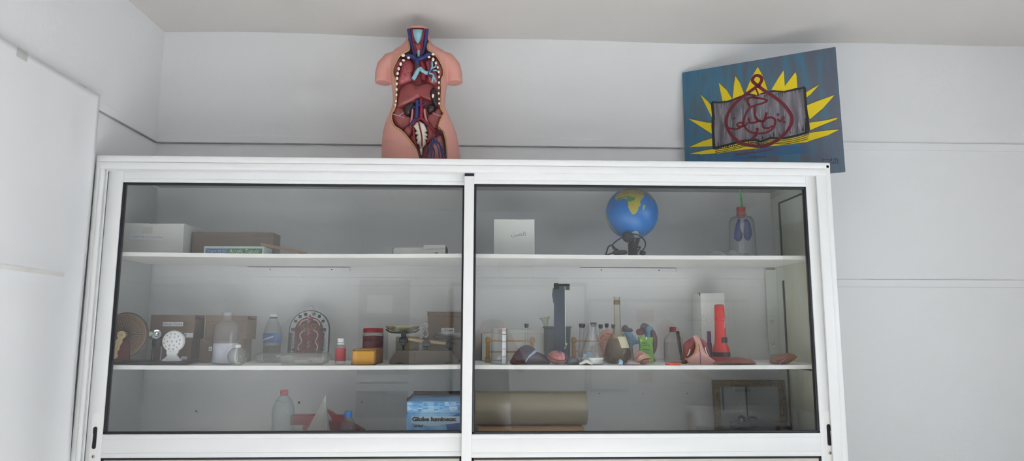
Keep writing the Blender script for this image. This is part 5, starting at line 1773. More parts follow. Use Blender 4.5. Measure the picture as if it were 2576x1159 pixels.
m = MB(); m.grid(lambda u, v: cone_pt(-2.75 + .42 * u, B_(904) + (B_(889) - B_(904)) * v), 6, 5); s1 = m.build('sticker', M_paper, cf, 180)
m = MB(); m.grid(lambda u, v: cone_pt(-2.33 + .36 * u, B_(900) + (B_(884) - B_(900)) * v), 6, 5); m.build('blue_sticker', mat('sky_blue_print', '#6fa9cf', .5), cf, 180)
m = MB()
for i, c in enumerate((884, 879, 874, 869)):
    m.grid(lambda u, v: cone_pt(-2.3 + .3 * u, B_(c) + .0012 * v), 5, 2)
m.grid(lambda u, v: cone_pt(-2.12 + .05 * u, B_(866) + .006 * v), 3, 2)
m.build('graduation', mat('white_print', '#e8e8e6', .6), cf, 180)
# white bone piece
bp = turned('bone_piece', 'small white bone shaped piece in front of the conical flask', 'bone model', 1474, 3.277, S2)
blob('bone', mat('ivory_white', '#dcdcd6', .5), bp, [(140, 1030), (150, 1005), (185, 990), (215, 966), (250, 968), (285, 985), (318, 1010), (322, 1036), (296, 1034), (270, 1008), (225, 1006), (195, 1026), (160, 1044)], 3.277, .009, OB)

# long necked brown flask
Y = 3.42; k = Y / 1712
ff = turned('long_neck_flask', 'tall long-necked flask of brown liquid with a yellow paper label', 'flask', 1554.5, Y, S2)
B_ = lambda py: hz(py, Y) - S2
m = MB(); m.lathe([(0, .004), (22 * k, .0), (29 * k, .008), (33.5 * k, B_(896)), (33 * k, B_(882)), (27 * k, B_(862)), (17 * k, B_(842)), (9.6 * k, B_(829)), (8.4 * k, B_(815)), (7.8 * k, B_(760)), (7.4 * k, B_(756)), (7.4 * k, B_(750)), (8.8 * k, B_(746)), (8.8 * k, B_(744.5)), (7.6 * k, B_(744.5))], 44)
m.build('glass', thin_glass('olive_glass', (.93, .91, .84), f0=.05, edge=.75, edge_tint=(.45, .42, .34)), ff, 60)
m = MB(); m.lathe([(0, .005), (21.5 * k, .003), (28.4 * k, .010), (32.6 * k, B_(896)), (32.2 * k, B_(882)), (26 * k, B_(862)), (20 * k, B_(850)), (0, B_(850))], 40)
m.build('liquid', thin_glass('brown_liquid', (.74, .67, .61), f0=.03, haze=.36, haze_col=(.36, .29, .25)), ff, 60)
m = MB(); m.lathe([(8.05 * k, B_(764)), (8.3 * k, B_(762)), (8.3 * k, B_(756)), (7.8 * k, B_(753))], 30); m.build('neck_stain', mat('neck_stain', '#7d6d58', .7), ff, 60)


def bulb_r(z):
    pr = [(29 * k, .008), (33.5 * k, B_(896)), (33 * k, B_(882)), (27 * k, B_(862)), (17 * k, B_(842)), (9.6 * k, B_(829))]
    for (ra, za), (rb, zb_) in zip(pr[:-1], pr[1:]):
        if za <= z <= zb_:
            return ra + (rb - ra) * (z - za) / (zb_ - za)
    return pr[-1][0]


def lab(u, v):
    z = B_(873) + (B_(845) - B_(873)) * v
    x = (-2 + 23 * u - 7 * v + 5) * k
    r = max(bulb_r(z), abs(x) + .001) + .0012
    return (x, -math.sqrt(max(r * r - x * x, 1e-6)), z + .004 * (u - .5) * 0)


m = MB(); m.grid(lab, 10, 10); ll = m.build('label', mat('cream_label', '#d8d2b0', .7), ff, 180)
# small eye part
ey = turned('eye_part', 'tiny pale blue eye model part in front of the brown flask', 'eye model', 1561, 3.275, S2)
blob('shell', mat('eye_pale_blue', '#9dbfd8', .4), ey, [(652, 1000), (672, 968), (685, 958), (720, 985), (722, 1010), (705, 1046), (665, 1036)], 3.275, .010, OB)
m = MB(); q = loc(ey, OB, 664, 1000, 3.266); m.ball(q, (.003, .003, .0045), 10, 8); m.build('pupil', M_ink, ey, 60)
# grey snail shaped ear part
sp_ = turned('ear_part', 'small grey and pink inner ear part lying before the brown flask', 'ear model', 1586, 3.28, S2)
blob('cochlea', mat('ear_grey', '#8d8189', .45, var=.5, vscale=30, second='#a79a9b'), sp_, [(770, 1046), (775, 990), (810, 968), (860, 978), (900, 1005), (905, 1046), (840, 1054)], 3.28, .014, OB)
blob('canal', mat('ear_dull', '#857a7c', .5), sp_, [(722, 1040), (735, 1012), (772, 1020), (778, 1048), (740, 1050)], 3.285, .008, OB)
blob('stalk', M_pink, sp_, [(893, 1010), (940, 1004), (948, 1036), (900, 1044)], 3.282, .008, OB)

# ear model behind the flask
em = turned('ear_model', 'ear model with grey top and pale blue canal right of the brown flask', 'ear model', 1588, 3.62, S2)
M_eblue = mat('ear_blue', '#6f9dbd', .45, var=.4, vscale=16, second='#89b2cb')
M_egrey = mat('ear_slate', '#54555c', .45, var=.5, vscale=22, second='#6a6466')
blob('auricle', M_egrey, em, [(706, 545), (730, 512), (765, 508), (795, 540), (840, 555), (852, 590), (820, 605), (760, 610), (715, 590)], 3.62, .03, OB)
blob('canal', M_eblue, em, [(735, 600), (800, 598), (850, 625), (900, 690), (940, 725), (930, 755), (870, 765), (830, 800), (790, 780), (775, 700)], 3.60, .03, OB)
m = MB(); q = loc(em, OB, 800, 800, 3.62); m.tube([(q.x, 0, 0), (q.x, 0, q.z)], [.03, .02], 20); m.build('stand', mat('ear_base_pink', '#a58683', .5), em, 60)
# kidney section model
km = turned('kidney_section', 'purple kidney section model with blue vessels behind the green packet', 'kidney model', 1631, 3.61, S2)
blob('kidney_body', mat('kidney_mauve', '#7c5663', .45, var=.5, vscale=24, second='#693f4b'), km, [(1085, 560), (1130, 575), (1165, 640), (1178, 720), (1165, 830), (1125, 905), (1085, 900), (1060, 800), (1060, 650)], 3.61, .035, OB)
blob('adrenal_cap', M_egrey, km, [(950, 545), (965, 500), (1000, 480), (1045, 495), (1075, 525), (1050, 560), (1000, 575), (965, 572)], 3.60, .025, OB)
blob('vein', M_eblue, km, [(1010, 560), (1040, 520), (1080, 525), (1120, 550), (1110, 575), (1085, 590), (1085, 680), (1030, 690), (1015, 640)], 3.585, .022, OB)
blob('artery', mat('dull_red_organ', '#80403f', .45, var=.4, vscale=20, second='#965551'), km, [(895, 590), (920, 560), (985, 556), (1010, 590), (1000, 635), (940, 645), (905, 630)], 3.59, .02, OB)
m = MB(); q = loc(km, OB, 1090, 890, 3.61); m.tube([(q.x, 0, 0), (q.x, 0, q.z)], [.025, .012], 16); m.build('stand', M_egrey, km, 60)

# green packet
Y = 3.45
gp = turned('green_packet', 'green paper packet with dark scribbled lettering behind the small brain half', 'packet', 1625, Y, S2)
gpts = [(930, 665), (960, 655), (985, 672), (1020, 660), (1050, 672), (1112, 668), (1112, 700), (1105, 760), (1118, 850), (1128, 1010), (960, 1012), (945, 900), (944, 780), (935, 720)]
p_ = [loc(gp, OB, a, c, Y) for a, c in gpts]
m = MB(); m.prism([(q.x, q.z) for q in p_], -.012, .012)
g_ = m.build('packet', mat('green_print', '#5f9c2f', .45, var=.9, vscale=28, second='#7db745'), gp)
M_dgreen = mat('dark_green_print', '#274a17', .5)
for (a, c, w_, s_) in ((1000, 745, 70, 3), (1030, 775, 90, 4), (1020, 835, 100, 5)):
    m = MB(); q0, q1 = loc(gp, OB, a - w_ / 2, c, Y), loc(gp, OB, a + w_ / 2, c, Y)
    scribble(m, q0.x, q1.x, q0.z, .0028, -.0122, .0022, 12, s_); m.build('lettering', M_dgreen, g_)
m = MB(); q = loc(gp, OB, 958, 712, Y); m.lathe([(0, 0), (.006, 0), (.006, .0008), (0, .0008)], 18, mtx=Matrix.Translation((q.x, -.012, q.z)) @ Matrix.Rotation(math.pi / 2, 4, 'X')); m.build('round_print', mat('pale_yellow_print', '#c9c97a', .5), g_)
m = MB(); q = loc(gp, OB, 1026, 682, Y); m.box((q.x - .003, -.0128, q.z - .006), (q.x + .003, -.012, q.z + .005)); m.build('white_print', M_white, g_)

# small brain half, cut
sb = turned('small_brain_half', 'small pink brain half with yellow cut edge and black slit', 'brain model', 1618, 3.325, S2)
bo2 = blob('brain', M_brain, sb, [(878, 960), (880, 880), (905, 845), (945, 850), (1000, 870), (1060, 905), (1092, 940), (1096, 970), (1060, 1010), (990, 1038), (930, 1020), (905, 1000)], 3.325, .03, OB, power=.6)
blob('cut_rim', mat('yellow_cut', '#c9a26d', .5), sb, [(915, 975), (950, 935), (1010, 915), (1070, 920), (1094, 945), (1080, 958), (1010, 960), (950, 985), (925, 998)], 3.305, .014, OB)
blob('slit', M_kid, sb, [(938, 995), (975, 965), (1030, 948), (1092, 950), (1060, 965), (1000, 975), (950, 1000)], 3.292, .005, OB)
m = MB()
for pts in ([(890, 930), (920, 890), (950, 880)], [(905, 960), (940, 910), (990, 895)], [(910, 860), (940, 870), (985, 880)], [(960, 1010), (1020, 1000), (1070, 985)]):
    m.tube(smooth_path([loc(sb, OB, a, c, 3.298) for a, c in pts], 5), .0028, 8)
m.build('gyri', mat('brain_dark_pink', '#a66f68', .5), sb, 60)

# clear bottle with red cap
Y = 3.50; k = Y / 1712
rb = turned('clear_bottle', 'clear square plastic bottle with a dark red cap and some clear liquid', 'bottle', 1695, Y, S2)
B_ = lambda py: hz(py, Y) - S2
m = MB(); m.lathe([(0, .003), (21 * k, 0), (24 * k, .006), (23.6 * k, B_(868)), (23 * k, B_(852)), (17 * k, B_(842)), (8.5 * k, B_(835)), (8 * k, B_(830))], 40); m.build('bottle', M_pet, rb, 60)
m = MB(); m.lathe([(0, B_(820.5)), (7.6 * k, B_(820.5)), (9 * k, B_(833.5)), (0, B_(833.5))], 24); m.build('cap', mat('dark_red_cap', '#7f1c2b', .4), rb, 50)
m = MB(); m.lathe([(0, .004), (20 * k, .003), (23 * k, .008), (22.6 * k, B_(860)), (0, B_(860))], 36); m.build('liquid', thin_glass('clear_liquid', (.95, .94, .94), f0=.02), rb, 60)
# black marker behind
Y = 3.69
q0, q1 = at(1704, 832, Y), at(1716, 905, Y)
bm_ = thing('black_marker', 'black capped marker standing behind the clear bottle with dark red cap', 'marker', (q1.x, Y, S2))
m = MB(); m.tube([(0, 0, .002), (q0.x - q1.x, 0, q0.z - S2)], [.008, .0095], 16); m.build('barrel', M_black, bm_, 50)
# orange ring
og = turned('orange_ring', 'flat bright orange plastic ring at the front edge of the shelf', 'ring', 1692, 3.285, S2)
m = MB(); m.lathe([(.026, 0), (.036, 0), (.037, .003), (.037, .009), (.035, .011), (.026, .011), (.025, .006), (.026, 0)], 40, sy=.55); m.build('ring', mat('bright_orange', '#e0523a', .4), og, 50)

# chest plate
cp = turned('chest_plate', 'pink chest plate model standing upright with red muscle on both sides', 'anatomical model', 1757, 3.345, S2)
blob('muscle', mat('plate_muscle', '#84373d', .4, var=.6, vscale=22, second='#a35655'), cp, [(388, 1000), (415, 930), (420, 760), (470, 710), (540, 672), (570, 680), (590, 800), (560, 900), (500, 960), (460, 1035), (400, 1035)], 3.37, .02, OC)
blob('muscle', mat('plate_muscle', '#84373d', .4), cp, [(630, 685), (670, 695), (720, 740), (752, 830), (765, 900), (790, 960), (740, 930), (700, 850), (650, 770)], 3.37, .02, OC)
blob('skin_plate', mat('plate_skin', '#cf9890', .5), cp, [(545, 665), (575, 645), (605, 650), (640, 690), (672, 780), (705, 860), (750, 930), (795, 968), (848, 990), (850, 1038), (540, 1038), (480, 1010), (470, 960), (540, 900), (575, 800), (570, 720)], 3.335, .016, OC, power=.8)
m = MB(); m.tube(smooth_path([loc(cp, OC, 600, 690, 3.332), loc(cp, OC, 625, 790, 3.32), loc(cp, OC, 640, 900, 3.317), loc(cp, OC, 645, 1030, 3.318)], 5), .0016, 6); m.build('slit', M_purple, cp, 60)
m = MB(); m.tube(smooth_path([loc(cp, OC, 565, 690, 3.335), loc(cp, OC, 592, 780, 3.328), loc(cp, OC, 565, 880, 3.328), loc(cp, OC, 500, 945, 3.332), loc(cp, OC, 440, 965, 3.34)], 5), .0042, 8); m.build('cut_edge', M_rim, cp, 60)
m = MB()
m.tube(smooth_path([loc(cp, OC, 505, 830, 3.345), loc(cp, OC, 490, 880, 3.345), loc(cp, OC, 472, 915, 3.345)], 5), .003, 8); m.build('rib', M_bone, cp, 60)
m = MB()
m.tube(smooth_path([loc(cp, OC, 706, 805, 3.345), loc(cp, OC, 718, 860, 3.343), loc(cp, OC, 750, 925, 3.34)], 5), .0032, 8); m.build('rib', M_bone, cp, 60)
# purple pen
Y = 3.47
q0, q1 = at(1787, 832, Y), at(1786, 905, Y)
pp = thing('purple_marker', 'purple marker pen standing left of the red torch', 'marker', (q1.x, Y, S2))
H = q0.z - S2
m = MB(); m.lathe([(0, 0), (.0125, 0), (.013, .004), (.013, H * .55), (.0115, H * .62), (0, H * .62)], 24); m.build('barrel', mat('purple_plastic', '#5e2763', .4, var=.4, vscale=30, second='#7a3a80'), pp, 50)
m = MB(); m.lathe([(0, H * .6), (.0098, H * .6), (.0098, H - .002), (.008, H), (0, H)], 24); m.build('cap', mat('purple_plastic_cap', '#6c2d70', .35), pp, 50)
# torch
Y = 3.42; k = Y / 1712
tc = turned('torch', 'tall red torch with black bands standing on its head', 'torch', 1814.5, Y, S2)
B_ = lambda py: hz(py, Y) - S2
M_tred = mat('torch_red', '#cf2a2c', .38)
m = MB(); m.lathe([(0, 0), (20 * k, 0), (21.2 * k, .006), (21.2 * k, B_(884)), (19.5 * k, B_(874)), (15.5 * k, B_(862)), (14.2 * k, B_(852)), (12.4 * k, B_(768)), (11.5 * k, B_(765)), (0, B_(765))], 40); m.build('body', M_tred, tc, 50)
m = MB(); m.lathe([(21.2 * k, B_(896)), (22 * k, B_(895.5)), (22 * k, B_(885)), (21.2 * k, B_(884.5))], 40); m.build('band', M_black, tc, 50)
m = MB(); m.lathe([(0, B_(763.5)), (9 * k, B_(763.5)), (11.2 * k, B_(765)), (11.2 * k, B_(767)), (0, B_(767))], 32); m.build('tail_cap', M_black, tc, 50)
m = MB()
m.grid(lambda u, v: ((16.2 * k) * math.cos(-1.75 + 1.55 * u), (16.2 * k) * math.sin(-1.75 + 1.55 * u), B_(861) + (B_(847) - B_(861)) * v), 12, 3)
m.grid(lambda u, v: ((16.6 * k) * math.cos(-1.4 + .6 * u), (16.6 * k) * math.sin(-1.4 + .6 * u), B_(857) + (B_(851) - B_(857)) * v), 8, 3)
m.build('switch', M_black, tc, 180)
tx = text('lettering', 'MAGILUX', .02, mat('white_print', '#e8e8e6', .6), tc, (7.3 * k, -12.5 * k, B_(811)), width=.050, height=.008)
tx.rotation_euler = (0, -math.pi / 2, math.radians(30))
# tall white carton
b = Box('tall_carton', 'tall white carton with torn top edge behind the red torch', 'box', 1762, 1822.5, 735, 3.58, .15, S2, M_white)
m = MB(); m.prism([(-b.w / 2 + .001, b.h + .001), (-b.w / 2 - .012, b.h + .002), (-b.w / 2 - .004, b.h - .016)], -b.d / 2 - .0008, -b.d / 2 + .0006)
m.build('torn_flap', mat('torn_card', '#7c7261', .9), b.o)
# flat organ and last piece
tg = turned('flat_organ', 'flat reddish brown organ piece lying right of the torch foot', 'organ model', 1856, 3.325, S2)
M_or = mat('organ_brown', '#8c5048', .45, var=.5, vscale=22, second='#a3685c')
blob('organ', M_or, tg, [(812, 1025), (850, 995), (960, 975), (1050, 940), (1150, 938), (1260, 955), (1340, 985), (1384, 1025), (1340, 1034), (1200, 1038), (1000, 1032), (880, 1034)], 3.325, .04, OC, power=.7)
st = turned('stomach_piece', 'brownish hollow organ piece lying alone near the right end of the shelf', 'organ model', 1970, 3.35, S2)
blob('outer_wall', mat('organ_tan', '#9a6c58', .45, var=.5, vscale=20, second='#84513f'), st, [(1558, 1000), (1590, 945), (1680, 905), (1790, 886), (1870, 900), (1925, 938), (1880, 975), (1830, 1010), (1780, 1042), (1650, 1042), (1580, 1025)], 3.35, .04, OC, power=.7)
blob('hollow', mat('organ_inner', '#7d443b', .4, var=.6, vscale=26, second='#95584b'), st, [(1650, 985), (1720, 965), (1790, 950), (1825, 985), (1780, 1036), (1715, 1036), (1690, 1010)], 3.315, .014, OC)
m = MB(); m.tube(smooth_path([loc(st, OC, 1695, 1025, 3.300), loc(st, OC, 1720, 1000, 3.298), loc(st, OC, 1770, 965, 3.302)], 5), .0024, 8); m.build('fold', M_pink, st, 60)

# ================================================================== lower compartment
OD = (680, 940, 4.954)
Y = 3.47; k = Y / 1712
wb5 = turned('large_water_bottle', 'large clear plastic bottle with a red screw cap in the lower compartment', 'bottle', 719, Y, S3)
B_ = lambda py: hz(py, Y) - S3
m = MB(); m.lathe([(0, .006), (22 * k, .0), (26 * k, .008)] + [(26 * k - (.0012 if i % 2 else 0), .02 + i * .012) for i in range(10)] + [(26.4 * k, B_(1032)), (25 * k, B_(1022)), (19 * k, B_(1006)), (10.5 * k, B_(995)), (9 * k, B_(992))], 40)
m.build('bottle', thin_glass('water_plastic', (.9, .95, .96), f0=.04, edge=.6, edge_tint=(.45, .55, .58), haze=.12, haze_col=(.66, .77, .79)), wb5, 60)
m = MB(); m.lathe([(0, B_(980)), (8.2 * k, B_(980)), (9.2 * k, B_(981.5)), (9.2 * k, B_(990)), (0, B_(990))], 28); m.build('cap', M_redcap, wb5, 50)
m = MB(); m.lathe([(9.4 * k, B_(991)), (9.4 * k, B_(993)), (8.6 * k, B_(993)), (8.6 * k, B_(991))], 28); m.build('cap_ring', mat('ring_maroon', '#6d2836', .4), wb5, 50)
m = MB(); q0, q1 = loc(wb5, OD, 125, 325, Y), loc(wb5, OD, 235, 350, Y)
pts = [(-.030, .0), (-.026, .006), (-.022, 0), (-.018, .007), (-.014, 0), (-.008, .006), (-.004, -.001), (.002, .005), (.006, -.002), (.012, .003), (.016, -.004), (.022, .001)]
m.tube([(x, -19.5 * k * math.cos(x / (21 * k)) - .004, (q0.z + q1.z) / 2 + z - x * .12) for x, z in pts], .0008, 6); m.build('handwriting', M_ink, wb5, 60)
# red angled trays
M_rtray = mat('red_tray', '#a32029', .4)
rt = turned('red_tray', 'red plastic tray lying behind the clear plastic cone', 'tray', 800, 3.63, S3)
m = MB(); a, c = loc(rt, OD, 250, 520, 3.6), loc(rt, OD, 560, 640, 3.6); m.box((a.x, -.03, c.z), (c.x, .04, a.z), .003); m.build('tray_end', M_rtray, rt, 40)
m = MB(); p_ = [loc(rt, OD, a, c, 3.6) for a, c in ((700, 450), (755, 480), (805, 516), (905, 516), (940, 560), (960, 620), (800, 620))]
m.prism([(q.x, q.z) for q in p_], -.03, .01); m.build('tray_side', M_rtray, rt)
m = MB(); p_ = [loc(rt, OD, a, c, 3.6) for a, c in ((705, 590), (930, 590), (1060, 650), (1165, 710), (1165, 760), (760, 760))]
m.prism([(q.x, q.z) for q in p_], -.05, .02); m.build('tray_floor', mat('deep_red', '#7c121c', .4), rt)
m = MB(); m.box((-.06, -.02, 0), (.09, .03, .12), .003); m.build('tray_stand', M_rtray, rt, 40)
# clear cone
cn = turned('plastic_cone', 'milky folded plastic cone standing before the red tray', 'cone', 808, 3.40, S3)
ap = loc(cn, OD, 690, 262, 3.40)
m = MB()
cy_ = .0
R0 = []
for i, (x, y) in enumerate(((-.115, -.02), (-.05, -.055), (.012, -.07), (.05, -.045), (.075, 0), (.03, .06), (-.06, .06))):
    R0.append((x, y))
V0 = [m.bm.verts.new((x, y, 0)) for x, y in R0]
V1 = [m.bm.verts.new((ap.x + (x - ap.x) * .45 + (.01 if i % 2 else 0), y * .45, ap.z * .55)) for i, (x, y) in enumerate(R0)]
ta = m.bm.verts.new((ap.x, 0, ap.z))
for i in range(len(R0)):
    j = (i + 1) % len(R0)
    m.bm.faces.new((V0[i], V0[j], V1[j], V1[i])); m.bm.faces.new((V1[i], V1[j], ta))
m.bm.faces.new(list(reversed(V0)))
m.build('cone', thin_glass('milky_film', (.95, .95, .94), f0=.05, edge=.5, edge_tint=(.6, .6, .58), haze=.34, haze_col=(.8, .8, .76), rough=.1), cn)
# blue capped bottle
Y = 3.345; k = Y / 1712
bb = turned('small_bottle', 'small plastic bottle with a bright blue cap in the lower compartment', 'bottle', 881, Y, S3)
B_ = lambda py: hz(py, Y) - S3
m = MB(); m.lathe([(0, .004), (17 * k, 0), (19.5 * k, .008), (19.5 * k, B_(1075)), (17.5 * k, B_(1064)), (10 * k, B_(1053)), (8.6 * k, B_(1048))], 36); m.build('bottle', M_pet, bb, 60)
m = MB(); m.lathe([(0, B_(1033)), (8.4 * k, B_(1033)), (9.2 * k, B_(1035)), (9.2 * k, B_(1047)), (0, B_(1047))], 28); m.build('cap', mat('bright_blue_cap', '#2472c4', .4), bb, 50)
# globe carton
b = Box('globe_carton', 'blue printed carton lettered Globe lumineux with open brown top', 'box', 1023.5, 1167, 1009.5, 3.33, .30, S3, mat('light_blue_print', '#3d92d6', .45, var=.8, vscale=9, second='#a3d3ee'))
M_pb = [mat('print_sky', '#a9d0e8', .45), mat('print_mid', '#3f86c4', .45), mat('print_deep', '#2358a0', .45)]
random.seed(21)
m1, m2, m3 = MB(), MB(), MB()
for i in range(10):
    for j in range(7):
        x0 = 1024 + i * 13.6 + random.uniform(-1, 1)
        y0 = 1011 + j * 3.6
        if random.random() < .55:
            mm = random.choice((m1, m2, m2))
            a, c = b.p(x0, y0 + 3.0), b.p(min(x0 + random.uniform(8, 13), 1166), y0)
            mm.box((a.x, a.y - .0005, a.z), (c.x, a.y, c.z))
for mm, q in ((m1, 0), (m2, 1)):
    o = mm.build('printed_tiles', M_pb[q], b.o)
mm = MB(); mm.prism([(b.p(x, y).x, b.p(x, y).z) for x, y in ((1119, 1058), (1150, 1040), (1166, 1036), (1166, 1081), (1125, 1081))], -b.d / 2 - .0005, -b.d / 2); mm.build('printed_shape', M_pb[2], b.o)
mm = MB(); mm.prism([(b.p(x, y).x, b.p(x, y).z) for x, y in ((1035, 1047), (1160, 1047), (1160, 1063), (1080, 1072), (1035, 1064))], -b.d / 2 - .0009, -b.d / 2); mm.build('printed_band', mat('print_pale', '#bcd9ec', .45), b.o)
mm = MB()
for i in range(22):
    q = b.p(1026 + i * 6.2, 1038.5); mm.tube([(q.x + .004 * math.cos(t), q.y - .0006, q.z + .004 * math.sin(t)) for t in [2.2 + .5 * n_ for n_ in range(9)]], .0007, 5)
mm.build('printed_spiral', M_pb[2], b.o)
b.text('Globe lumineux', 1036.5, 1048, 1149, 1060, M_ink, bold=.003, out=.0014)
b.text('ersal', 1042.5, 1067, 1064.5, 1074.5, M_ink, bold=.002, shear=.2, out=.0014)
b.text('V', 1037, 1067, 1043.5, 1075.5, mat('print_red', '#c0303a', .5), shear=.1, out=.0014)
mm = MB(); q = b.p(1140, 1025)
for rx in (1.0, .45):
    mm.tube([(q.x + .017 * rx * math.cos(t), q.y - .0006, q.z + .017 * math.sin(t)) for t in [2 * math.pi * i / 24 for i in range(24)]], .0008, 5, closed=True)
mm.tube([(q.x - .017, q.y - .0006, q.z), (q.x + .017, q.y - .0006, q.z)], .0008, 5)
mm.build('globe_logo', mat('print_white', '#dfe9f0', .5), b.o, 60)
b.text('UCG', 1133, 1022.5, 1151, 1031, mat('print_white', '#dfe9f0', .5), bold=.002, out=.0016)
mm = MB(); hi = hz(996, 3.60) - S3
mm.box((-b.w / 2, b.d / 2 - .004, b.h - .002), (b.w / 2, b.d / 2, max(hi, b.h + .02)), .001)
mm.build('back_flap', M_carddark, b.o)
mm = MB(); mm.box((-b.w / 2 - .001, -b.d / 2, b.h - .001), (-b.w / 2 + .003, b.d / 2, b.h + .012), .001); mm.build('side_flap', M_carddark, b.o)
# plank and paper roll
xa, xb = xx(1203, 1080, 3.4), xx(1470, 1080, 3.4)
zt = hz(1077, 3.4)
pk = thing('wooden_plank', 'thick pale wooden plank under the paper roll', 'plank', ((xa + xb) / 2, 3.5, S3))
m = MB(); m.box((-(xb - xa) / 2, -.10, 0), ((xb - xa) / 2, .12, zt - S3), .002); m.build('plank', mat('pale_plank', '#b28a5c', .6, var=.5, vscale=6, second='#9c7547', stretch=(.3, 3, 3)), pk, 40)
rr = (hz(985, 3.5) - zt) / 2
rl = thing('paper_roll', 'large beige paper roll lying on a plank at the bottom right', 'paper roll', (xx(1335, 1030, 3.5), 3.5, zt + .0005))
xr = xx(1474, 1030, 3.5) - rl.location.x; xl_ = -.06 - rl.location.x
Mx = Matrix.Translation((0, 0, rr + .001)) @ Matrix.Rotation(math.pi / 2, 4, 'Y')
m = MB(); m.lathe([(rr * .94, xl_), (rr, xl_ + .004), (rr, xr - .004), (rr * .97, xr), (rr * .55, xr), (rr * .52, xr - .05), (rr * .5, xl_), (rr * .94, xl_)], 48, mtx=Mx); m.build('roll', mat('beige_kraft', '#9d937c', .38, var=.3, vscale=4, second='#a89e88'), rl, 50)
m = MB()
for r_ in (.62, .72, .82, .9):
    m.tube([(xr + .0005, rr * r_ * math.cos(t), rr + rr * r_ * math.sin(t)) for t in [2 * math.pi * i / 40 for i in range(40)]], .0008, 5, closed=True)
m.build('paper_layers', mat('kraft_edge', '#8d836d', .8), rl, 60)
# gilt frame with mirror glass
Y = 3.60
gf = turned('gilt_frame', 'ornate gilded picture frame standing behind the black bag', 'picture frame', 1887, Y, S3)
OG = (1600, 920, 4.6)
xa, xb = loc(gf, OG, 902, 400, Y).x, loc(gf, OG, 1742, 400, Y).x
zt = loc(gf, OG, 1300, 165, Y).z
M_gilt = mat('old_gilding', '#6d5a2e', .4, metal=.45, var=.9, vscale=55, second='#40341d', bump=.5, bscale=120)
w_ = .036
parts_ = (((xa, 0), (xa + w_, zt)), ((xb - w_, 0), (xb, zt)), ((xa, zt - w_), (xb, zt)), ((xa, 0), (xb, w_)))
m = MB()
for (a, c) in parts_:
    m.box((a[0], -.010, a[1]), (c[0], .012, c[1]), .004)
m.build('frame', M_gilt, gf, 40)
m = MB()
for s_ in (.25, .78):
    ring = [(xa + w_ * s_, -.013, w_ * s_), (xb - w_ * s_, -.013, w_ * s_), (xb - w_ * s_, -.013, zt - w_ * s_), (xa + w_ * s_, -.013, zt - w_ * s_)]
    for i in range(4):
        p0, p1 = Vector(ring[i]), Vector(ring[(i + 1) % 4])
        n_ = int((p1 - p0).length / .009)
        for j in range(n_):
            m.ball(p0.lerp(p1, (j + .5) / n_), (.0038, .004, .0038), 6, 4)
m.build('beading', mat('worn_gold', '#8c743c', .35, metal=.6, var=.8, vscale=80, second='#4a3c1e'), gf, 60)
m = MB(); m.box((xa + w_ - .003, -.002, w_ - .003), (xb - w_ + .003, .002, zt - w_ + .003)); m.build('glass', mat('grey_mirror_glass', '#6f7474', .12, spec=.9), gf)
m = MB(); m.box((xa + w_ - .004, .002, w_ - .004), (xb - w_ + .004, .010, zt - w_ + .004)); m.build('backing', M_shade, gf)
m = MB(); q = loc(gf, OG, 1285, 300, Y); m.box((q.x - .004, -.008, w_), (q.x + .003, -.003, zt - w_), .001); m.build('dark_strip', M_gasket, gf)
m = MB(); q = loc(gf, OG, 1010, 300, Y); q2_ = loc(gf, OG, 1010, 515, Y); m.box((q.x - .004, -.008, q2_.z), (q.x + .004, -.003, zt - w_), .001); m.build('dark_strip', M_gasket, gf)
gf.rotation_euler = (math.radians(-3), 0, 0)
# black bag
Y = 3.42
bg = turned('black_bag', 'crumpled black bag with strap loops at the bottom right of the cabinet', 'bag', 1905, Y, S3)
M_bag = mat('black_fabric', '#131316', .8, bump=.4, bscale=70)
blob('bag_body', M_bag, bg, [(1080, 720), (1120, 680), (1220, 650), (1330, 615), (1420, 605), (1520, 620), (1600, 640), (1700, 660), (1770, 700), (1790, 900), (1780, 1180), (1100, 1180), (1060, 900)], Y, .085, OG, power=.6)
for pts in ([(1190, 640), (1195, 600), (1225, 588), (1255, 610), (1240, 640)], [(1290, 620), (1320, 595), (1370, 592), (1400, 612)], [(1105, 660), (1100, 632), (1150, 636), (1200, 660)]):
    m = MB(); m.tube(smooth_path([loc(bg, OG, a, c, Y - .02) for a, c in pts], 6), .0065, 8, flat=.5); m.build('strap', M_bag, bg, 60)
blob('strap_end', M_bag, bg, [(1085, 700), (1100, 680), (1125, 690), (1120, 720), (1095, 730)], Y - .09, .01, OG)
m = MB(); m.tube(smooth_path([loc(bg, OG, a, c, Y - .092) for a, c in ((1130, 745), (1220, 690), (1340, 630))], 6), .0014, 6); m.build('seam', mat('grey_seam', '#3b3b40', .7), bg, 60)

# ================================================================== the side of the room behind the photographer (it shows as reflections in the glass)
RD = 2 * 3.185 - YF


def rf(px, py, Y=YF):
    """point at room depth Y whose mirror image in the cabinet glass falls on this pixel"""
    q = at(px, py, 2 * 3.185 - Y)
    return Vector((q.x, Y, q.z))


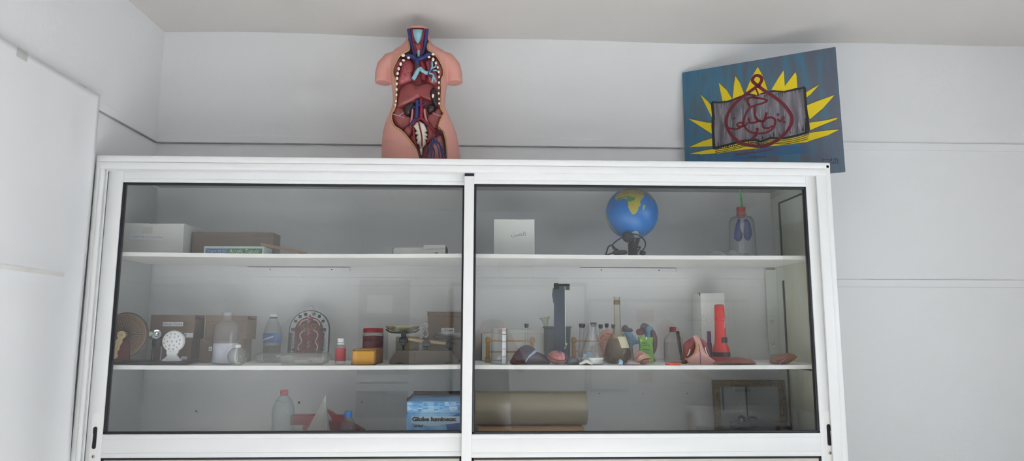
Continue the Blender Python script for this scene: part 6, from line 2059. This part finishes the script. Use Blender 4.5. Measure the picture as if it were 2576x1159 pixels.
M_doorw = mat('white_door_frame', '#e9eaea', .4)
a, c = rf(870, 690), rf(1046, 690)
d1 = MB()
fw = .075
d1.box((a.x, YF + .001, 0), (a.x + fw, YF + .06, a.z)); d1.box((c.x - fw, YF + .001, 0), (c.x, YF + .06, a.z)); d1.box((a.x, YF + .001, a.z - fw), (c.x, YF + .06, a.z))
for z in (.08, rf(0, 985).z, rf(0, 965).z + .02):
    d1.box((a.x + fw, YF + .01, z), (c.x - fw, YF + .05, z + .10))
d1 = struct(d1.build('door_1', M_doorw))
m = MB(); m.box((a.x + fw, YF + .015, .1), (c.x - fw, YF + .03, a.z - fw)); m.build('door_panel', mat('grey_door_panel', '#747a7d', .3), d1)
q = rf(1020, 936); m = MB(); m.box((q.x - .06, YF + .06, q.z - .012), (q.x + .10, YF + .085, q.z + .012), .004); m.build('door_handle', M_steel, d1, 40)
m = MB(); p0, p1 = rf(922, 787), rf(987, 742); m.box((p0.x, YF + .031, p0.z), (p1.x, YF + .033, p1.z)); m.build('door_notice', M_paper, d1)
p0, p1 = rf(846, 690), rf(868, 690)
struct(MB().box((p0.x, YF, 0), (p1.x, YF + .05, ZC), .004).build('trim_4', M_doorw))
# whiteboard
p0, p1 = rf(1129, 990), rf(1476, 711)
wbd = thing('whiteboard', 'white board with grey frame on the opposite wall, mirrored in the glass doors', 'whiteboard', ((p0.x + p1.x) / 2, YF + .02, (p0.z + p1.z) / 2))
hw, hh = (p1.x - p0.x) / 2, (p1.z - p0.z) / 2
m = MB(); m.box((-hw, -.015, -hh), (hw, .008, hh)); m.build('board', mat('whiteboard_face', '#eeeff0', .25), wbd)
m = MB()
for b_ in (((-hw, -hh), (-hw + .05, hh)), ((hw - .05, -hh), (hw, hh)), ((-hw, hh - .05), (hw, hh)), ((-hw, -hh), (hw, -hh + .05))):
    m.box((b_[0][0], -.018, b_[0][1]), (b_[1][0], .02, b_[1][1]), .003)
m.build('frame', mat('grey_board_frame', '#8b8c88', .5), wbd, 40)
p0, p1 = rf(1200, 727), rf(1404, 699)
scs = thing('screen_case', 'long beige roller screen case above the whiteboard, mirrored in the glass', 'screen', ((p0.x + p1.x) / 2, YF + .10, p0.z))
hw = (p1.x - p0.x) / 2; h_ = p1.z - p0.z
m = MB(); m.box((-hw, -.05, 0), (hw, .05, h_), .01); m.build('case', mat('beige_case', '#98968a', .5), scs, 40)
m = MB(); m.box((-hw * .5, -.09, h_), (hw * .4, .02, h_ + .26), .01); m.build('bracket', mat('wall_grey_box', '#b5b5b0', .6), scs, 40)
# notice board with poster
p0, p1 = rf(1482, 985), rf(1885, 752)
nb = thing('notice_board', 'framed notice board on the opposite wall, mirrored in the right glass door', 'notice board', ((p0.x + p1.x) / 2, YF + .02, (p0.z + p1.z) / 2))
hw, hh = (p1.x - p0.x) / 2, (p1.z - p0.z) / 2
m = MB(); m.box((-hw, -.015, -hh), (hw, .006, hh)); m.build('board', mat('pale_notice_board', '#dfe0df', .6), nb)
m = MB()
for b_ in (((-hw, -hh), (-hw + .04, hh)), ((hw - .04, -hh), (hw, hh)), ((-hw, hh - .05), (hw, hh)), ((-hw, -hh), (hw, -hh + .04))):
    m.box((b_[0][0], -.018, b_[0][1]), (b_[1][0], .02, b_[1][1]), .003)
m.build('frame', mat('silver_board_frame', '#9fa1a0', .5), nb, 40)
p0, p1 = rf(1581, 992), rf(1838, 764)
po = thing('poster', 'white science poster with pink pictures on the opposite notice board, mirrored in the glass', 'poster', ((p0.x + p1.x) / 2, YF + .046, (p0.z + p1.z) / 2))
hw, hh = (p1.x - p0.x) / 2, (p1.z - p0.z) / 2
m = MB(); m.box((-hw, -.001, -hh), (hw, .001, hh)); m.build('sheet', mat('poster_paper', '#f0f0f1', .5), po)


def pp_(px, py):
    q = rf(px, py)
    return (q.x - po.location.x, q.z - po.location.z)


M_pinkp = mat('poster_pink', '#b98a84', .6, var=.6, vscale=12, second='#c9a8a2')
for (x0, y0, x1, y1) in ((1599, 778, 1643, 810), (1604, 934, 1640, 962)):
    u, v = pp_(x0, y1), pp_(x1, y0)
    m = MB(); m.box((u[0], .001, u[1]), (v[0], .002, v[1])); m.build('picture', M_pinkp, po)
u, v = pp_(1648, 800), pp_(1670, 782); m = MB(); m.box((u[0], .001, u[1]), (v[0], .002, v[1])); m.build('picture', mat('poster_pale_pink', '#d8c6c4', .6), po)
m = MB(); m.prism([pp_(*t) for t in ((1650, 818), (1668, 800), (1690, 812), (1760, 880), (1720, 900), (1790, 955), (1735, 950), (1660, 890))], .001, .002); m.build('picture', mat('poster_tan', '#c4ad9c', .6, var=.6, vscale=9, second='#b3938a'), po)
m = MB(); u, v = pp_(1591, 975), pp_(1830, 776)
for b_ in (((u[0], u[1]), (u[0] + .006, v[1])), ((v[0] - .006, u[1]), (v[0], v[1])), ((u[0], v[1] - .006), (v[0], v[1])), ((u[0], u[1]), (v[0], u[1] + .006))):
    m.box((b_[0][0], .001, b_[0][1]), (b_[1][0], .002, b_[1][1]))
m.build('printed_border', mat('poster_pink_line', '#c08f8f', .6), po)
for (px, py, w_, h_) in ((1772, 801, 100, .13), (1690, 945, 42, .05), (1730, 962, 60, .05), (1800, 935, 40, .045)):
    u, v = pp_(px - w_ / 2, py), pp_(px + w_ / 2, py)
    t_ = text('lettering', arabic('السكريات'), .1, M_ink, po, ((u[0] + v[0]) / 2, .0015, u[1]), width=v[0] - u[0], height=h_)
    t_.rotation_euler = (0, 0, math.pi)
# low bench with a white cloth
bn = thing('bench', 'low bench covered with a white cloth, mirrored at the bottom right of the glass', 'bench', (3.1, -2.15, 0))
m = MB(); m.box((-.62, -.22, .44), (.62, .22, .47), .005); m.build('seat', M_wood, bn, 40)
for sx in (-1, 1):
    for sy in (-1, 1):
        m = MB(); m.box((sx * .56 - .02, sy * .18 - .02, 0), (sx * .56 + .02, sy * .18 + .02, .44), .003); m.build('leg', M_wood, bn, 40)
cl = MB()


def cloth(u, v):
    x = (u - .5) * 1.34; y = (v - .5) * .62
    z = .478
    ox = max(0, abs(x) - .62); oy = max(0, abs(y) - .225)
    return (math.copysign(min(abs(x), .625 + .1 * ox), x), math.copysign(min(abs(y), .23 + .15 * oy), y) + .006 * math.sin(x * 14) * (oy > 0), z - ox - oy * 2.2)


cl.grid(cloth, 60, 30)
cloth_o = cl.build('cloth', mat('white_cloth', '#e4e4e6', .8), None, 180)
cloth_o.location = (3.1, -2.15, 0)
tag(cloth_o, 'white cloth spread over the low bench that is mirrored at bottom right', 'cloth')
# curtain at the window
cu = thing('curtain', 'plain beige curtain hanging beside the window, mirrored at the right edge of the glass', 'curtain', (XR - .07, -1.62, .5))
m = MB(); m.grid(lambda u, v: (.022 * math.sin(u * 44) * (1 - .25 * v), (u - .5) * .86, 2.2 * v), 90, 6)
o = m.build('curtain_cloth', mat('beige_curtain', '#b5ac90', .85), cu, 180)
md = o.modifiers.new('thickness', 'SOLIDIFY'); md.thickness = .003
m = MB(); m.tube([(0.0, -.6, 2.22), (0.0, .75, 2.22)], .012, 12); m.build('curtain_rod', M_steel, cu, 50)

# ------------------------------------------------------------------ the photographer, seen only as a reflection
PX, PY = .045, -.36
per = thing('person', 'person in a dark tunic and grey headscarf holding a phone, faintly mirrored in the glass', 'person', (PX, PY, 0))
M_fl = mat('skin_tone', '#a9795f', .5)
M_tun = mat('dark_tunic', '#3b3f45', .85)
M_slv = mat('brown_sleeve', '#6b4f42', .85)


def skinned(name, chains, radii, material, parent, sub=2):
    """one continuous skin grown round connected chains of joints"""
    me = bpy.data.meshes.new(name)
    vs, es, rs, key = [], [], [], {}
    for ch, rr_ in zip(chains, radii):
        prev = None
        for p, r in zip(ch, rr_):
            k_ = tuple(round(x, 4) for x in p)
            if k_ not in key:
                key[k_] = len(vs); vs.append(p); rs.append(r)
            i = key[k_]
            if prev is not None and prev != i:
                es.append((prev, i))
            prev = i
    me.from_pydata(vs, es, [])
    o = bpy.data.objects.new(name, me)
    COL.objects.link(o)
    md = o.modifiers.new('skin', 'SKIN')
    md.use_smooth_shade = True
    for v, r in zip(me.skin_vertices[0].data, rs):
        v.radius = r if isinstance(r, tuple) else (r, r)
    me.skin_vertices[0].data[0].use_root = True
    md = o.modifiers.new('sub', 'SUBSURF'); md.levels = sub; md.render_levels = sub
    bpy.context.view_layer.update()
    nm = bpy.data.meshes.new_from_object(o.evaluated_get(bpy.context.evaluated_depsgraph_get()))
    bpy.data.objects.remove(o)
    nm.name = name
    nm.materials.clear(); nm.materials.append(material)
    r_ = bpy.data.objects.new(name, nm)
    COL.objects.link(r_)
    r_.parent = parent
    return r_


chains, radii = [], []
spine = [(0, 0, .82), (0, .0, .98), (0, .005, 1.12), (0, 0, 1.24), (0, .01, 1.305), (0, .02, 1.36)]
chains.append(spine); radii.append([(.14, .10), (.125, .09), (.135, .095), (.12, .08), .05, .048])
head = [(0, .02, 1.36), (0, .028, 1.41), (0, .032, 1.46), (0, .02, 1.505)]
chains.append(head); radii.append([.048, (.062, .07), (.072, .085), (.055, .06)])
hands = {}
for s in (-1, 1):
    wrist = (s * .10 + .0, .305, 1.455) if s > 0 else (-.10, .305, 1.455)
    sh, el = (s * .155, 0, 1.245), (s * .285, .09, 1.09)
    chains.append([(0, 0, 1.24), sh, (s * .225, .04, 1.165), el, (s * .19, .2, 1.28), wrist]); radii.append([(.12, .08), .05, .042, .036, .034, .024])
    chains.append([(0, 0, .82), (s * .085, 0, .74), (s * .09, .015, .45), (s * .09, .0, .10), (s * .095, .09, .035)]); radii.append([(.14, .10), .085, .06, .04, .03])
    palm = (s * .097, .325, 1.485)
    chains.append([wrist, palm]); radii.append([.024, (.026, .018)])
    # four fingers behind and over the phone edge, thumb underneath
    for f in range(4):
        b0 = (s * .092, .335, 1.515 - f * .016)
        ln = (.9, 1.0, .95, .8)[f]
        b1 = (s * (.092 - .012), .335 + .026 * ln, 1.522 - f * .017)
        b2 = (s * (.092 - .028), .335 + .034 * ln, 1.522 - f * .017)
        b3 = (s * (.092 - .045 * ln), .335 + .031 * ln, 1.52 - f * .017)
        chains.append([palm, b0, b1, b2, b3]); radii.append([(.026, .018), .0088, .0082, .0075, .0065])
    chains.append([palm, (s * .078, .322, 1.462), (s * .058, .33, 1.458), (s * .044, .338, 1.462)]); radii.append([(.026, .018), .010, .009, .0075])
skinned('body', chains, radii, M_fl, per)
# face and headscarf
for s in (-1, 1):
    m = MB(); m.ball((s * .03, .103, 1.448), (.012, .008, .007), 12, 8); m.build('eye', M_white, per, 60)
m = MB(); m.tube([(0, .108, 1.45), (0, .124, 1.42), (0, .112, 1.412)], [.007, .012, .009], 10); m.build('nose', M_fl, per, 60)
m = MB(); m.tube([(-.022, .103, 1.388), (0, .109, 1.389), (.022, .103, 1.388)], [.003, .006, .003], 8); m.build('mouth', mat('lip', '#8a4f48', .5), per, 60)
m = MB(); m.grid(lambda u, v: ((.098 + .03 * (1 - v)) * math.cos(math.pi * (-.18 + 1.36 * u) + math.pi), .012 - .11 * math.sin(math.pi * (-.18 + 1.36 * u)) * (1 - .1 * v) + .0, 1.30 + .235 * v - .02 * (v > .98)) if v < .8 else ((.098 + .006) * math.cos(math.pi * (-.18 + 1.36 * u) + math.pi) * (1 - ((v - .8) / .2) ** 2) ** .5, .012 - .11 * math.sin(math.pi * (-.18 + 1.36 * u)) * .92 * (1 - ((v - .8) / .2) ** 2) ** .5, 1.488 + .06 * ((v - .8) / .2)), 40, 24)
o = m.build('headscarf', mat('grey_headscarf', '#6d7170', .85), per, 180); md = o.modifiers.new('t', 'SOLIDIFY'); md.thickness = .006
m = MB(); m.lathe([(.20, .50), (.185, .75), (.165, .95), (.16, 1.08), (.18, 1.2), (.165, 1.262), (.09, 1.30), (.066, 1.32)], 40, sy=.72); o = m.build('tunic', M_tun, per, 60); md = o.modifiers.new('t', 'SOLIDIFY'); md.thickness = .006
for s in (-1, 1):
    m = MB(); m.tube(smooth_path([(s * .12, 0, 1.255), (s * .155, 0, 1.245), (s * .225, .04, 1.165), (s * .287, .09, 1.088), (s * .19, .2, 1.28), (s * .112, .29, 1.43)], 5), [.07] * 5 + [.066] * 5 + [.058] * 5 + [.05] * 5 + [.044] * 5 + [.034], 18)
    m.build('sleeve', M_slv, per, 60)
    m = MB(); m.tube([(s * .085, 0, .76), (s * .09, .012, .45), (s * .09, 0, .09)], [.10, .078, .062], 20); m.build('trouser_leg', mat('black_trousers', '#26272b', .85), per, 60)
    m = MB(); m.ball((s * .095, .05, .04), (.045, .125, .04), 18, 12); m.build('shoe', M_black, per, 60)
ph_ = thing('phone', 'dark phone held up in both hands of the mirrored person', 'phone', (.05, -.012, 1.4965))
m = MB(); m.box((-.078, -.004, -.037), (.078, .004, .037), .006); m.build('case', M_black, ph_, 40)
m = MB(); m.box((-.072, -.0055, -.032), (.072, -.004, .032), .0005); m.build('screen', mat('phone_glass', '#1d2530', .1), ph_)
m = MB(); m.lathe([(0, .006), (.006, .006), (.0068, .004), (0, .004)], 18, mtx=Matrix.Translation((-.05, 0, .005)) @ Matrix.Rotation(-math.pi / 2, 4, 'X')); m.build('camera_lens', M_black, ph_, 50)

# nail holes in the plaster inside the cabinet and along the battens
wback = bpy.data.objects['wall_back']
for (px, py, r) in ((372, 548, .006), (433, 708.5, .006), (344, 707, .006), (1041, 706, .006), (752, 1012, .007), (494, 1034, .006), (910, 1011, .003), (1507, 989, .003), (1617, 990, .003), (1729, 989, .003), (415, 344, .005), (450, 350, .003), (682, 352, .003), (930, 357, .004), (2155, 365, .003)):
    q = at(px, py, YB - .001)
    if py < 400:
        q.y = YB - .0095
    m = MB(); m.ball((0, 0, 0), (r * .8, .0012, r), 10, 6)
    o = m.build('nail_hole', mat('plaster_hole', '#55514d', .9), wback)
    o.location = q

# ------------------------------------------------------------------ settle everything on the (slightly sagging) shelves
bpy.context.view_layer.update()


def tree(o):
    out = [o]
    for ch in o.children:
        out += tree(ch)
    return out


for o in [x for x in COL.objects if x.parent is None and 'category' in x and x != cab]:
    if not (-1.9 < o.location.x < 1.66 and 3.2 < o.location.y < 3.78):
        continue
    xs = [(p.matrix_world @ Vector(c)).x for p in tree(o) if p.type == 'MESH' for c in p.bound_box]
    for n, S_ in ((1, S1), (2, S2)):
        if abs(o.location.z - S_) < .004:
            o.location.z += shelf_z(n, min(xs), max(xs)) - S_ + .0006
        elif n == 2 and S_ + .004 < o.location.z < S_ + .2 and o.name.startswith(('cardboard_box', 'glass_funnel')):
            o.location.z += shelf_z(n, min(xs), max(xs)) - S_ + .0014
    if abs(o.location.z - S3) < .002:
        o.location.z += .0008
